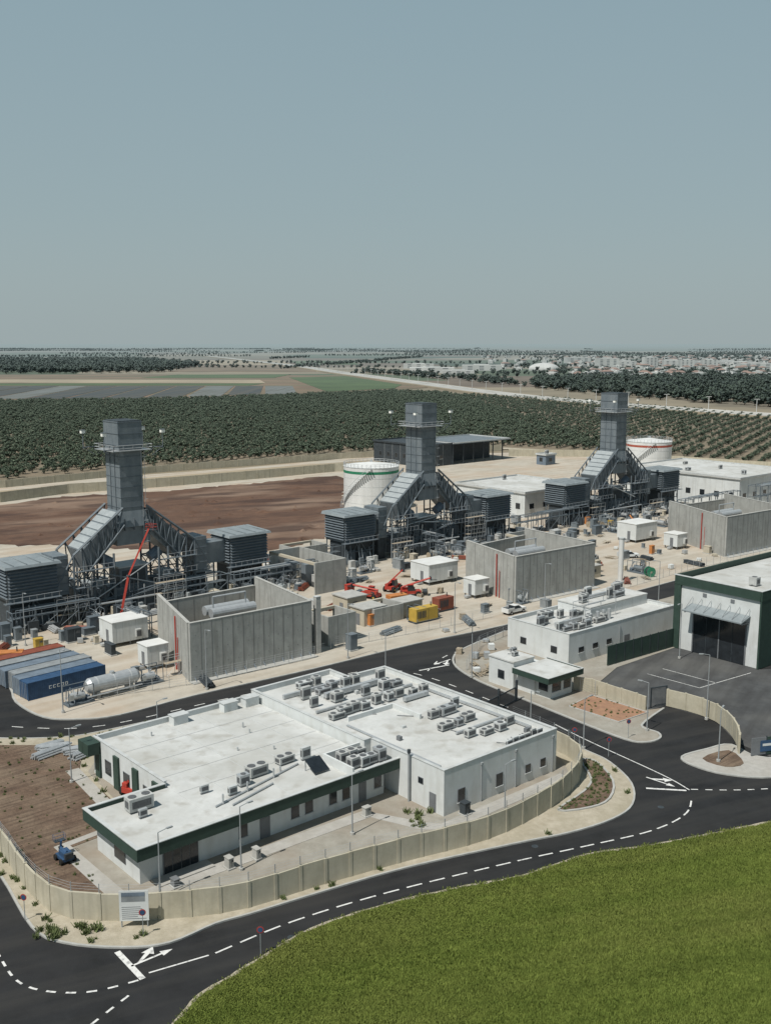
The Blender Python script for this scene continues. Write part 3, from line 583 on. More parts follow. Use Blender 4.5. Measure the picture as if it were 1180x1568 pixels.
# ------------------------------------------------------------------ turbine units
def turbine(x,y,ang,sl=-22,sr=23):
    o=O('gas_turbine_unit',(x,y,0.13),ang)
    a,b=2.3,2.8
    o.box('stack','stack',-a,-b,19,a,b,31)
    o.box('stack','stack',-a-.12,-b-.12,31,a+.12,b+.12,35.6); o.box('stack_cap','dark',-a,-b,35.6,a,b,35.75)
    z=19.6
    while z<31: o.box('stiffeners','steel',-a-.07,-b-.07,z,a+.07,b+.07,z+.1); z+=1.9
    z=31.2
    while z<35.7: o.box('stiffeners','steel',-a-.2,-b-.2,z,a+.2,b+.2,z+.12); z+=2.1
    for sx in (-a-.12,a+.02):
        for yy in (-b*.33,b*.33): o.box('seams','steel',sx,yy-.04,19,sx+.1,yy+.04,31)
    pz=30.2; ex=1.6
    o.box('platform','silver',-a-ex,-b-1.1,pz,a+ex,-b-.1,pz+.12); o.box('platform','silver',-a-ex,b+.1,pz,a+ex,b+1.1,pz+.12)
    o.box('platform','silver',-a-ex,-b-.098,pz,-a-.1,b+.098,pz+.12); o.box('platform','silver',a+.1,-b-.098,pz,a+ex,b+.098,pz+.12)
    c=[(-a-ex,-b-1.1),(a+ex,-b-1.1),(a+ex,b+1.1),(-a-ex,b+1.1)]
    for i in range(4):
        p,q=c[i],c[(i+1)%4]
        for zz in (.55,1.1): o.tube('handrail','silver',(*p,pz+zz),(*q,pz+zz),.05,4)
        for k in range(5): t=k/4; px,py=p[0]+(q[0]-p[0])*t,p[1]+(q[1]-p[1])*t; o.tube('handrail','silver',(px,py,pz+.1),(px,py,pz+1.1),.05,4)
        o.beam('platform_brackets','steel',(p[0],p[1],pz),(math.copysign(a,p[0]),math.copysign(b,p[1]),pz-1.6),.1)
    for p in ((-a-ex-2.2,-b-1.9),(a+ex+2.2,-b-1.1),(a+ex+2.2,b+1.1),(-a-ex-2.2,b+1.1)):
        q=(math.copysign(a+ex,p[0]),math.copysign(b+1,p[1]))
        o.tube('light_arm','steel',(*q,pz+.5),(p[0],p[1],pz+.5),.09,4); o.tube('light_arm','steel',(*q,pz-1),(p[0],p[1],pz+.5),.06,4); o.tube('light_mast','steel',(p[0],p[1],pz+.2),(p[0],p[1],pz+3.2),.09,4)
        o.cb('floodlight','lens',p[0],p[1],pz+3.1,.75,.75,.55); o.cb('floodlight_hood','steel',p[0],p[1],pz+3.66,.85,.85,.08)
    for k in (a+.25,a-.35): o.tube('ladder','silver',(k,-b-.35,12),(k,-b-.35,30),.05,4)
    for k in range(9): o.tube('ladder_cage','silver',(a+.4,-b-.9,13+k*2),(a-.5,-b-.9,13+k*2),.04,4)
    o.hexa('transition','stack',[(-4.2,-3.4,16),(4.2,-3.4,16),(4.2,3.4,16),(-4.2,3.4,16)],[(-a,-b,19),(a,-b,19),(a,b,19),(-a,b,19)])
    for k in range(5): o.box('transition_ribs','steel',-3.9+k*1.9,-3.5,15.4,-3.8+k*1.9,-3.0,17.6)
    o.box('collector','stack',-3.4,-2.8,12.6,3.4,2.8,16)
    for s in (-1,1):
        top=[(s*3.2,-3,19.0),(s*10.5,-3,12.6),(s*10.5,3,12.6),(s*3.2,3,19.0)]
        bot=[(s*3.2,-3,14.2),(s*9.2,-3,8.6),(s*9.2,3,8.6),(s*3.2,3,14.2)]
        o.hexa('exhaust_duct','stack',bot if s>0 else [bot[1],bot[0],bot[3],bot[2]],top if s>0 else [top[1],top[0],top[3],top[2]])
        for k in range(6):
            t0=k/6+.015; t1=(k+1)/6-.015
            P=lambda t,y,d:(s*(3.2+7.3*t)+s*.66*d,y,19.0-6.4*t+.75*d)
            q=[P(t0,-2.8,.02),P(t1,-2.8,.02),P(t1,2.8,.02),P(t0,2.8,.02)]; q2=[P(t0,-2.8,.12),P(t1,-2.8,.12),P(t1,2.8,.12),P(t0,2.8,.12)]
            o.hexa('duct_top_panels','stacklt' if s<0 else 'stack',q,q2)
        for k in range(8):
            t=k/7; xx=s*(3.4+7.0*t); zz=18.9-6.2*t
            for yy in (-3.12,3.12): o.beam('duct_ribs','steel',(xx,yy,zz+.1),(xx-s*1.1*t,yy,zz-4.3+.3*t),.12)
        for yy in (-3.6,3.6):
            # straight raking truss, knee at the outer column
            P0=[(s*(2.4+10*t),yy,19.8-7.6*t) for t in [i/6 for i in range(7)]]
            P1=[(s*(2.2+8.2*t),yy,16.6-8.6*t) for t in [i/6 for i in range(7)]]
            for i in range(6):
                o.beam('truss','steel',P0[i],P0[i+1],.34); o.beam('truss','steel',P1[i],P1[i+1],.28); o.beam('truss','steel',P0[i],P1[i+1],.18); o.beam('truss','steel',P1[i+1],P0[i+1],.18)
            for sx in (12.4,10.5,8.6,6.6,4.6):
                o.beam('columns','steel',(s*sx,yy,0),(s*sx,yy,12.2 if sx>12 else (11 if sx>10 else (9.5 if sx>8 else 11.5))),.32)
            xs=(12.4,10.5,8.6,6.6,4.6)
            for z0,z1 in ((0,3),(3,6),(6,9)):
                for p,q in zip(xs[:-1],xs[1:]):
                    o.beam('bracing','steel',(s*p,yy,z0),(s*q,yy,z1),.13)
                    if R()<.6: o.beam('bracing','steel',(s*q,yy,z0),(s*p,yy,z1),.13)
            for zz in (3,6,9): o.beam('girts','steel',(s*12.4,yy,zz),(s*4.6,yy,zz),.2)
            o.beam('truss','steel',(s*12.4,yy,12.2),(s*15.5,yy,7),.22)
        for sx in (12.4,8.6,4.6):
            for zz in (3,6,9): o.beam('girts','steel',(s*sx,-3.6,zz),(s*sx,3.6,zz),.2)
        for zz in (6.1,9.1):
            o.box('grating','steel',min(s*12.4,s*5),-4.6,zz,max(s*12.4,s*5),-3.7,zz+.08)
            for k in range(7): o.tube('handrail','silver',(s*(5+k*1.2),-4.6,zz),(s*(5+k*1.2),-4.6,zz+1),.03,4)
            o.tube('handrail','silver',(s*5,-4.6,zz+1),(s*12.4,-4.6,zz+1),.03,4)
        o.box('turbine_enclosure','house',s*5 if s>0 else -11,-2.2,.8,11 if s>0 else -5,2.2,5); o.box('enclosure_roof_fan','stacklt',min(s*6,s*9),-1.6,5.0,max(s*6,s*9),1.6,6.2)
        for k in range(5): xx=s*(5.6+k*1.2); o.box('enclosure_ribs','steel',xx-.06,-2.28,.8,xx+.06,-2.2,5)
        o.tube('blue_cover','bluelt',(s*4,-1.0,9.2),(s*6,-1.0,10.4),1.1,10)
        x0=s*14.4; o.box('silencer','stack',x0-1.3,-2.6,5,x0+1.3,2.6,12.2); o.box('silencer_base','dark',x0-1.1,-2.2,0,x0+1.1,2.2,5)
        for k in range(5): o.box('silencer_ribs','steel',x0-1.4,-2.7,5.5+k*1.5,x0+1.4,2.7,5.62+k*1.5)
    o.box('generator','house',-4.4,-2.6,.5,4.4,2.6,4.6); o.box('generator_cooler','house',-2.9,-2.2,4.6,2.9,2.2,8.2); o.box('generator_louvre','dark',-2.4,-2.23,5,2.4,-2.203,7.6); o.box('cooler_roof','stacklt',-3.2,-2.5,8.2,3.2,2.5,8.5)
    for k in range(6): o.tube('pipe',random.choice(['silver','stack','steel']),(U(-12,-2),-3.3-U(0,1.2),U(1,10)),(U(2,12),-3.3-U(0,1.2),U(1,10)),U(.08,.16),6)
    for k in range(16): xx=U(-12,12); o.tube('risers',random.choice(['silver','stack','steel','dark']),(xx,U(-4.6,-2.9),0),(xx,U(-4.6,-2.9),U(3,10)),U(.07,.16),6)
    for k in range(16): o.cb('auxiliaries',random.choice(['dark','house','stack','ac','stacklt','beige']),U(-13,13),-4.2-U(0,1.6),0,U(.6,2.2),U(.6,1.2),U(.8,2.6))
    o.tube('lube_pipe','silver',(-9,-4.3,2.6),(9,-4.3,2.6),.2,8)
    for s,c in ((-1,sl),(1,sr)):
        w,d=4.4,3.5
        for xx in (-w+.2,0,w-.2):
            for yy in (-d+.2,d-.2): o.beam('filter_legs','steel',(c+xx,yy,0),(c+xx,yy,6),.24)
        for yy in (-d+.2,d-.2):
            o.beam('filter_bracing','steel',(c-w+.2,yy,0),(c,yy,5.6),.14); o.beam('filter_bracing','steel',(c,yy,5.6),(c+w-.2,yy,0),.14); o.beam('filter_bracing','steel',(c-w+.2,yy,3),(c+w-.2,yy,3),.16)
        o.box('auxiliary_skid','dark',c-4,-2.6,.4,c+3.8,2.4,5.2); o.box('auxiliary_skid','house',c-3,-3.0,.4,c-1,-2.61,3.4); o.box('auxiliary_skid','house',c+.5,-3.1,.4,c+3,-2.61,2.6)
        o.box('filter_house','house',c-w,-d,5.4,c+w,d,11.3)
        o.box('filter_gallery','steel',c-w-1.0,-d-1.3,5.3,c+w+.3,-d-.01,5.42)
        for k in range(8): xx=c-w-.9+k*1.35; o.tube('handrail','silver',(xx,-d-1.3,5.4),(xx,-d-1.3,6.4),.03,4)
        o.tube('handrail','silver',(c-w-1,-d-1.3,6.4),(c+w+.3,-d-1.3,6.4),.03,4)
        o.hexa('filter_roof','roofmetal',[(c-w-.7,-d-.8,11.3),(c+w+.7,-d-.8,11.3),(c+w+.7,d+.8,11.3),(c-w-.7,d+.8,11.3)],[(c-w-.5,-d-.6,11.75),(c+w+.5,-d-.6,11.75),(c+w+.5,d+.6,11.95),(c-w-.5,d+.6,11.95)])
        for k in range(4): xx=c-w+.9+k*2.4; o.box('roof_ribs','roofmetal',xx,-d-.5,11.9,xx+.1,d+.5,12.02)
        for k in range(9):
            zz=10.9-k*.58
            o.hexa('louvres','steel',[(c-w-.02,-d-.4,zz-.22),(c+w+.02,-d-.4,zz-.22),(c+w+.02,-d,zz),(c-w-.02,-d,zz)],[(c-w-.02,-d-.4,zz-.16),(c+w+.02,-d-.4,zz-.16),(c+w+.02,-d,zz+.08),(c-w-.02,-d,zz+.08)])
            o.hexa('louvres','steel',[(c-w-.4,-d,zz-.22),(c-w,-d,zz),(c-w,d,zz),(c-w-.4,d,zz-.22)],[(c-w-.4,-d,zz-.16),(c-w,-d,zz+.08),(c-w,d,zz+.08),(c-w-.4,d,zz-.16)])
        o.box('intake_duct','stack',min(c-s*w,s*15.7),-2,6.4,max(c-s*w,s*15.7),2,10.6)
        for k in range(8): o.tube('filter_pipes',random.choice(['silver','steel']),(c-4.5+k*1.1,-4.4-U(0,1),0),(c-4.5+k*1.1,-4.2,U(1.5,5)),.1,6)
        for k in range(7): o.cb('auxiliaries',random.choice(['dark','house','stack','ac','dark']),c+U(-5,5),-4.4-U(0,1.5),0,U(.6,2),U(.6,1.2),U(.8,2.4))
    return o.done()
turbine(-49,191,41,-20,25); turbine(8.5,246,41,-22,24); turbine(66,297,41,-21,25)

# ------------------------------------------------------------------ concrete enclosures
def enclosure(q,h=9,z=.13,trans=True):
    o=O('transformer_enclosure',(0,0,z))
    B,Fp,Rr,K=[Vector(p) for p in q]
    def wall(a,b,hh,part,th=.45,n=8,out=1):
        d=(b-a); l=d.length; d.normalize(); an=math.degrees(math.atan2(d.y,d.x)); c=(a+b)/2
        o.cb(part,'conc',c.x,c.y,0,l,th,hh,an)
        nn=Vector((d.y,-d.x))*out
        for i in range(1,n):
            p=a+d*l*i/n+nn*(th/2+.012); o.cb('panel_joints','concdark',p.x,p.y,.1,.10,.02,hh-.15,an)
        for i in range(n):
            for zz in (2.2,4.6,7):
                if zz<hh-.5:
                    p=a+d*l*(i+.5)/n+nn*(th/2+.01); o.cb('lifting_pockets','concdark',p.x,p.y,zz,.14,.016,.14,an)
        o.cb('coping','kerb',c.x,c.y,hh,l+.05,th+.08,.08,an)
        return an,nn
    an,nn=wall(Fp,Rr,h,'front_wall',n=12)
    d=(Rr-Fp); L=d.length; d.normalize()
    for i in range(13):
        p=Fp+d*(.6+i*(L-1.2)/12)+nn*.9; q2=Fp+d*(.6+i*(L-1.2)/12)+nn*.26; o.beam('braces','bluelt',(p.x,p.y,.05),(q2.x,q2.y,.7),.08)
    o.ribbon('footing','kerb',[Fp-d*.3+nn*.8,Rr+d*.3+nn*.8],1.6,0,.12)
    wall(Fp+(B-Fp).normalized()*.25,B,h,'side_wall',n=5,out=-1)
    wall(Rr+(K-Rr).normalized()*.25,K,h,'side_wall',n=6)
    wall(B+(K-B)*.02,B+(K-B)*.98,h-1.5,'back_wall',n=6)
    m=(Fp+Rr+B+K)/4
    if trans:
        o.cb('transformer_tank','house',m.x,m.y,.4,7,4,4.2,an)
        for i in range(7):
            p=m+d*(-3+i)+nn*2.5; o.cb('radiators','stack',p.x,p.y,1,.25,1.2,3.2,an)
        for k in (-1,1):
            p=m+nn*k*1.1; a=p-d*4; b=p+d*4; o.tube('conservators','silver',(a.x,a.y,7.2),(b.x,b.y,7.2),.8,14)
            for t in (-3,0,3): e=p+d*t; o.beam('conservator_supports','steel',(e.x,e.y,4.5),(e.x,e.y,6.6),.12)
        for k in (-2,0,2):
            p=m+d*k-nn*1.2; o.tube('bushings','beige',(p.x,p.y,4.6),(p.x,p.y,7.2),.2,8,.1)
        for k in (-3,3):
            p=m+d*k; o.beam('gantry','silver',(p.x,p.y,0),(p.x,p.y,9.6),.2)
        a=m-d*3;b=m+d*3; o.beam('gantry','silver',(a.x,a.y,9.6),(b.x,b.y,9.6),.2)
    p=(Fp+B)/2; dd=(B-Fp).normalized(); n2=Vector((dd.y,-dd.x))*-1
    p=p-dd*3.2+n2*.45
    o.tube('fire_pipe','red',(p.x,p.y,0),(p.x,p.y,h-.5),.12,6); o.tube('fire_pipe','red',(p.x+.5,p.y-1.0,0),(p.x+.5,p.y-1.0,h*.6),.08,6)
    return o.done()
enclosure([(-37.5,164.5),(-29,146.5),(-12,160),(-23,177)],9)
enclosure([(17,210),(25,193.2),(43,207),(31,224)],9.2)
enclosure([(73.5,262),(80,237),(100,252),(92,275)],9.5)
def lowenc(x,y,ang,L,W,h):
    o=O('concrete_bund',(x,y,.13),ang)
    o.box('walls','conc',0,0,0,L,.35,h); o.box('walls','conc',0,.352,0,.35,W,h); o.box('walls','conc',L-.35,.352,0,L,W,h)
    for i in range(1,int(L/2)): o.box('joints','concdark',i*2,-.02,0,i*2+.07,-.003,h)
    o.box('beam','beige',.352,W-.6,h-.5,L-.352,W,h)
    for i in range(3): o.cb('equipment','stack',2+i*(L-4)/2,W/2,0,1.6,2,h*.7)
    return o.done()
lowenc(-8,205,131,16,8,6.5); lowenc(-20,222,41,9,6,5); lowenc(44,225,131,16,8,6.5); lowenc(-9.5,164.5,41,6,6,5); lowenc(-2,177,41,7,6,3.0)
o=O('firewall_column',(-11.4,160.8,.13),38); o.box('column','kerb',0,-.4,0,.9,.4,9.4); o.box('cap','parapet',-.05,-.45,9.402,.95,.45,9.5); o.done()

# ------------------------------------------------------------------ storage tanks
def stank(x,y,r,h,band):
    o=O('storage_tank',(x,y,.13)); n=48
    o.tube('shell','tank',(0,0,0),(0,0,h-1.9),r,n); o.tube('band',band,(0,0,h-1.898),(0,0,h-1.1),r+.02,n); o.tube('shell_top','tank',(0,0,h-1.098),(0,0,h),r,n)
    o.tube('roof','tank',(0,0,h+.002),(0,0,h+1.1),r+.12,n,.6)
    for z in (2.5,5,7.5,10): o.tube('weld_ring','parapet',(0,0,z),(0,0,z+.05),r+.03,n)
    for i in range(40):
        a=2*math.pi*i/40; b=2*math.pi*(i+1)/40; p=(r*math.cos(a),r*math.sin(a)); q=(r*math.cos(b),r*math.sin(b))
        o.tube('handrail','silver',(*p,h),(*p,h+1.1),.05,4); o.tube('handrail','silver',(*p,h+1.1),(*q,h+1.1),.05,4); o.tube('handrail','silver',(*p,h+.6),(*q,h+.6),.04,4)
    prev=None
    for i in range(26):
        a=math.radians(180+i*3.6); z=.4+i*(h-.6)/25; p=((r+.6)*math.cos(a),(r+.6)*math.sin(a),z); o.cb('stair_treads','silver',p[0],p[1],z,1.1,.5,.06,math.degrees(a))
        if prev: o.tube('stair_rail','silver',(prev[0],prev[1],prev[2]+1),(p[0],p[1],z+1),.05,4)
        prev=p
    o.cb('roof_vent','silver',0,0,h+1,.8,.8,.7)
    return o.done()
stank(-4.3,309,8.4,13.2,'greenrim'); stank(100,388,8.4,13.2,'redrim')

# ------------------------------------------------------------------ other buildings
def shed(name,x,y,ang,L,W,h,wall='white',roof='roof',open_=False,nac=2):
    o=O(name,(x,y,.13),ang)
    if open_:
        for i in range(int(L/6)+1):
            for yy in (0,W-.4): o.box('columns','dark',i*6-.2,yy,0,i*6+.2,yy+.4,h)
        o.box('back_wall','dark',2,W*.4,0,L-2,W*.45,h-.5)
    else:
        o.box('walls',wall,0,0,0,L,W,h)
        for i in range(1,int(L/5)): o.box('panel_joints','parapet',i*5-.04,-.02,0,i*5+.04,-.003,h)
        for i in range(1,int(W/5)): o.box('panel_joints','parapet',-.02,i*5-.04,0,-.003,i*5+.04,h)
        for i in range(int(W/5)): win(o,'x',0,2.6+i*5,h*.35,1.6,1.6)
        for i in range(int(L/6)): win(o,'y',3+i*6,0,h*.35,1.8,1.4)
    o.box('roof',roof,-.4,-.4,h,L+.4,W+.4,h+.25)
    for a in ((-.4,-.4,L+.4,-.1),(-.4,W+.1,L+.4,W+.4),(-.4,-.098,-.1,W+.098),(L+.1,-.098,L+.4,W+.098)): o.box('parapet','parapet' if wall!='dark' else 'dark',a[0],a[1],h+.252,a[2],a[3],h+.7)
    for i in range(nac): 
        if not open_: ac(o,U(2,L-2),U(2,W-2),h+.252,1.4)
    return o.done()
shed('warehouse',40,291,41,28,28,7); shed('warehouse',107,307,41,34,42,9,nac=4); shed('warehouse',16,412,41,16,32,8.5,wall='dark',roof='dark',nac=0)
shed('open_shed',28,422,41,34,24,8.5,roof='stack',open_=True)
shed('pump_house',84,395,41,9,7,5); shed('pump_house',66,420,41,6,5,4,wall='bluelt')
B=O('switchgear_building',(28.6,154.4,.13),40)
B.box('walls','white',0,0,0,28,13,4.4); B.box('roof','roof',.3,.3,4.4,27.7,12.7,4.404)
parapet(B,[(0,0),(28,0),(28,13),(0,13)],4.4,5)
B.box('upper_walls','white',12,5.5,4.41,27.6,12.6,6.0); B.box('upper_roof','roof',11.9,5.4,6.0,27.65,12.65,6.2)
for x in (3,6.5,10): win(B,'y',x,0,1.6,1.2,.8)
for y in (3,9.5): win(B,'x',0,y,1.4,1.2,1)
B.box('door','frame',14,-.06,0,15.4,-.005,2.3); B.tube('drainpipe','pole',(12.6,-.1,0),(12.6,-.1,4.5),.06,6)
for i in range(9): ac(B,1.6+i*1.35,U(1.5,4.5),4.41,1.2)
for i in range(7): ac(B,1.6+i*1.6,U(7,11),4.41,1.3)
for i in range(7): ac(B,13.5+i*2.0,U(7,11.5),6.21,1.5)
for x in (11,12.5,14): B.tube('vent','silver',(x,3.2,4.41),(x,3.2,6.2),.3,10)
B.box('duct','silver',3,5,4.6,11,5.6,5.2); B.box('duct','silver',16,9.2,6.3,26,9.7,6.8)
for xx in (9,13,17):
    for yy in (4.2,6.8): B.beam('plant_frame','silver',(xx,yy,4.4),(xx,yy,7.4),.1)
for yy in (4.2,6.8):
    for zz in (6.4,7.4): B.beam('plant_frame','silver',(9,yy,zz),(17,yy,zz),.08)
B.done()
G=O('gatehouse',(23.4,138.4,.13),40)
G.box('walls','white',0,3.2,0,5,10,3.2); G.box('roof','roof',-1.2,-.4,3.2,6.2,6.4,3.4)
G.box('fascia','green',-1.3,-.5,2.7,6.3,-.4,3.55); G.box('fascia','green',-1.3,-.398,2.7,-1.2,6.4,3.55); G.box('fascia','green',6.2,-.398,2.7,6.3,6.4,3.55)
G.box('fascia_cap','parapet',-1.34,-.54,3.552,6.34,-.36,3.62); G.box('fascia_cap','parapet',-1.34,-.358,3.552,-1.16,6.4,3.62); G.box('fascia_cap','parapet',6.16,-.358,3.552,6.34,6.4,3.62)
G.box('booth','white',.3,.5,0,5,3.198,3.2); win(G,'y',1.6,.5,1,1.8,1.3); win(G,'y',3.9,.5,1,1.4,1.3); win(G,'x',.3,1.8,1,1.6,1.3)
G.box('tower','white',-.8,6.6,0,3.6,11.5,4.0); G.box('tower_roof','roof',-.9,6.5,4.0,3.7,11.6,4.2); win(G,'x',-.8,9,1.2,1.2,1.2)
ac(G,1.5,8.5,4.202,.8); ac(G,2.8,10,4.202,.8); G.done()
o=O('green_fence',(34.6,154,.13),38)
for i in range(9): o.box('panels','green',i*2.1,0,.1,i*2.1+2.0,.08,3.2); o.box('posts','dark',i*2.1+2.0,-.04,0,i*2.1+2.1,.12,3.3)
o.done()
o=O('sliding_gate',(12.8,131.2,.02),52)
o.box('gate','dark',0,0,.1,9,.1,.25); o.box('gate','dark',0,0,2.0,9,.1,2.15)
for i in range(46): o.box('bars','dark',i*.2,.03,.25,i*.2+.04,.07,2.0)
for x in (-.3,9.1,4.4): o.box('gate_posts','dark',x,-.1,0,x+.25,.2,3.1)
o.done()
o=O('entrance_gate',(36.6,135.4,.05),22)
for k in (0,2.6): o.box('frame','dark',k,0,0,k+.15,.15,3)
o.box('frame','dark',.152,0,2.85,2.598,.15,3)
for i in range(12): o.box('bars','dark',.2+i*.2,.05,.1,.24+i*.2,.09,2.8)
o.done()
C=O('workshop_building',(57.6,152.8,.1),129.5)
W=15.2; D=46; Hc=12.3
C.box('walls','white',0,-D,0,W,0,Hc-1.4); C.box('roof','roof',.3,-D+.3,Hc-1.4,W-.3,-.3,Hc-.9)
C.box('fascia','green',-.15,0.002,Hc-1.5,W+.15,.35,Hc); C.box('fascia','green',-.35,-D,Hc-1.5,-.002,.35,Hc); C.box('fascia','green',W+.002,-D,Hc-1.5,W+.35,0,Hc)
C.box('fascia','green',-.35,-D-.3,Hc-1.5,W+.35,-D-.002,Hc)
C.box('fascia_cap','parapet',-.38,-.1,Hc+.002,W+.38,.4,Hc+.09); C.box('fascia_cap','parapet',-.38,-D,Hc+.002,.05,-.102,Hc+.09)
C.box('corner','green',W-1.0,.002,0,W+.2,.3,Hc-1.5); C.box('corner','green',-.3,-3.6,0,-.002,.3,Hc-1.5)
C.box('big_doors','glass',2.2,.002,0,11.6,.06,6.6); C.box('door_frame','frame',2.0,.002,6.6,11.8,.12,6.9)
for x in (2.1,6.8,11.6): C.box('door_frame','frame',x,.062,0,x+.2,.14,6.6)
for x in (4.5,9.2): C.box('door_frame','dark',x,.062,0,x+.08,.1,6.6)
C.hexa('door_canopy','roofmetal',[(1.6,.1,7.9),(12.2,.1,7.9),(12.2,2.6,7.2),(1.6,2.6,7.2)],[(1.6,.1,8.1),(12.2,.1,8.1),(12.2,2.6,7.4),(1.6,2.6,7.4)])
for i in range(7): C.box('canopy_ribs','frame',1.7+i*1.7,.1,6.95,1.8+i*1.7,2.3,7.1); C.beam('canopy_ties','frame',(1.75+i*1.7,.15,9.2),(1.75+i*1.7,2.3,7.5),.06)
for x in (4.5,9.5): C.box('vents','frame',x,.004,9.5,x+.7,.05,10.1)
for y in (-9,-15,-21): C.box('side_windows','glass',-.05,y-1.5,1,-.004,y+1.5,3)
for i in range(8): C.box('roof_seams','parapet',.4,-3-i*5.2,Hc-.898,W-.4,-2.9-i*5.2,Hc-.88)
for i in range(4): ac(C,U(3,12),-6-i*9,Hc-.898,1.5)
C.done()

# ------------------------------------------------------------------ yard objects
ms=['blue','bluelt','greyc','bluelt','greyc','rust']
for i,m in enumerate(ms):
    c,s=math.cos(math.radians(135)),math.sin(math.radians(135)); k=i*2.65
    container(-50+c*k+U(-.3,.3),138.2+s*k+U(-.3,.3),45,m)
o=O('horizontal_tank',(-39.3,141.6,.13),43)
o.tube('vessel','silver',(-3.6,0,1.9),(3.6,0,1.9),1.1,20); o.tube('dome','silver',(-4.1,0,1.9),(-3.6,0,1.9),.7,20,1.1); o.tube('dome','silver',(3.6,0,1.9),(4.1,0,1.9),1.1,20,.7)
for x in (-2.6,2.6): o.cb('saddles','kerb',x,0,0,.5,1.8,1.0)
o.tube('manhole','silver',(0,0,2.9),(0,0,3.3),.35,12); o.tube('pipework','silver',(-4.6,-1.4,.8),(4,-1.4,.8),.1,6); o.tube('pipework','silver',(2,-1.4,.8),(2,-1.4,2.4),.08,6)
for x in (-2.6,0,2.6): o.tube('bands','parapet',(x-.06,0,1.9),(x+.06,0,1.9),1.12,20)
o.done()
skid(-43,137.5,43,.8); skid(-35,146,43,.8); scaffold(-33,148.5,40,2,1)
ehouse(-45,163.5,40,6.4,5,3.5); ehouse(-36.5,151.5,40,3.6,3.2,3.1); ehouse(9,207.5,38,8,6,3.6); ehouse(17.6,196.5,38,3.8,3.4,3.0); ehouse(63,253.5,38,8.4,6,4); ehouse(71,245,38,4,4,3)
boomlift(-46,174.5,60,h=17,m='red'); boomlift(-70,164,10,h=3.5)
telehandler(5,199,10); telehandler(-3,197,150,lift=.4); telehandler(1.5,203.5,60,m='red'); telehandler(-6,190,30,m='rust',lift=.3); telehandler(66,266,100,m='orangep',lift=2.5)
pickup(-17,190,20); pickup(48,232,70,'greyc'); pickup(57,236,10,'white'); pickup(24,186,40,'tank')
meshfence([(-45,137),(-27,146),(-12,157.5),(-9,161)]); meshfence([(-9,163),(6,173),(20,183)],1.6); meshfence([(30,140.5),(24,146)],2.2); meshfence([(47,203),(70,225),(95,243)]); meshfence([(12.5,152),(15.5,164),(22,172.5)],1.8)
def genset(x,y,ang,m,L=5.5):
    o=O('generator_set',(x,y,.13),ang); o.box('skid','dark',0,0,0,L,2.2,.3); o.box('canopy',m,.1,.1,.3,L-.1,2.1,2.6)
    for i in range(6): o.box('louvres','dark',.5+i*.35,.07,.9,.7+i*.35,.098,2.2)
    o.box('doors','dark',L*.55,.08,.5,L*.56,.098,2.4); o.tube('exhaust','dark',(L-1,1.1,2.6),(L-1,1.1,3.3),.1,8); o.box('control_panel','ac',.3,.05,.5,.45,.09,.8)
    return o.done()
genset(5.5,178,40,'yellow'); genset(1,188,30,'orangep',4); genset(-60,152,10,'orangep',4); genset(10,186,40,'rust',4)
def block(x,y,ang,L,W,h,m='beige'):
    o=O('utility_block',(x,y,.13),ang); o.box('walls',m,0,0,0,L,W,h); o.box('roof_slab','kerb',-.2,-.2,h,L+.2,W+.2,h+.2); o.box('door','frame',-.05,W*.3,0,-.004,W*.3+1,2.1); o.box('vent','acdark',L*.3,-.04,h*.5,L*.5,-.004,h*.75); return o.done()
block(-3.8,176.5,40,5,4,3); block(3,182,40,5,3.4,2.8); block(-7,184,40,4.5,4.5,3.2); block(44,214,38,3,3,2.6)
drum(57,216,20); drum(33,226,80,'wood')
o=O('vent_stack',(49.5,211,.13)); o.tube('column','tank',(0,0,0),(0,0,9.4),.55,20); o.tube('base','kerb',(0,0,0),(0,0,.4),1.1,16); o.tube('cap','parapet',(0,0,9.4),(0,0,9.6),.65,20); o.done()
def rack(x,y,ang,L,h=5,w=2.4,z=.13):
    o=O('pipe_rack',(x,y,z),ang); n=max(2,int(L/4))
    for i in range(n+1):
        xx=i*L/n
        for yy in (0,w): o.beam('posts','steel',(xx,yy,0),(xx,yy,h),.15)
        o.beam('cross_beams','steel',(xx,0,h),(xx,w,h),.13); o.beam('cross_beams','steel',(xx,0,h*.65),(xx,w,h*.65),.12)
        if i<n: o.beam('braces','steel',(xx,0,0),(xx+L/n,0,h*.65),.08)
    for yy in (0,w): o.beam('long_beams','steel',(0,yy,h),(L,yy,h),.12)
    for k in range(6):
        a=U(0,L*.4); b=U(L*.5,L); o.tube('pipes',random.choice(['silver','stack','steel','house']),(a,.25+k*.38,h+.2),(b,.25+k*.38,h+.2),U(.06,.13),6)
        for e in (a,b): o.tube('drops','steel',(e,.25+k*.38,h+.2),(e,.25+k*.38,U(.2,2)),.08,5)
    for k in range(3): o.tube('pipes','stack',(0,.4+k*.6,h*.65+.2),(L,.4+k*.6,h*.65+.2),.1,6)
    return o.done()
rack(-64,170.5,41,16,4); rack(-42,190,41,14,4.5); rack(-30,198,41,24,4.5); rack(-12,226,41,32,4.5); rack(14,238,131,12,5); rack(34,262,41,30,5); rack(84,285,41,30,6); rack(108,292,41,16,9,4); rack(-40,170,131,8,4.2)
for x,y in ((-58,176),(-42,184),(2,232),(20,244),(58,284),(77,292),(120,298),(125,303)): scaffold(x,y,41,random.choice([2,3]),random.choice([2,3,4]))
padpoly=[(-75,170),(-56,150),(-50,150),(-41,136),(-36,137),(-27,144),(-11,156),(6,170),(21,180),(45,201),(110,262),(100,300),(60,330),(20,280),(-30,235),(-80,190)]
th=math.radians(41)
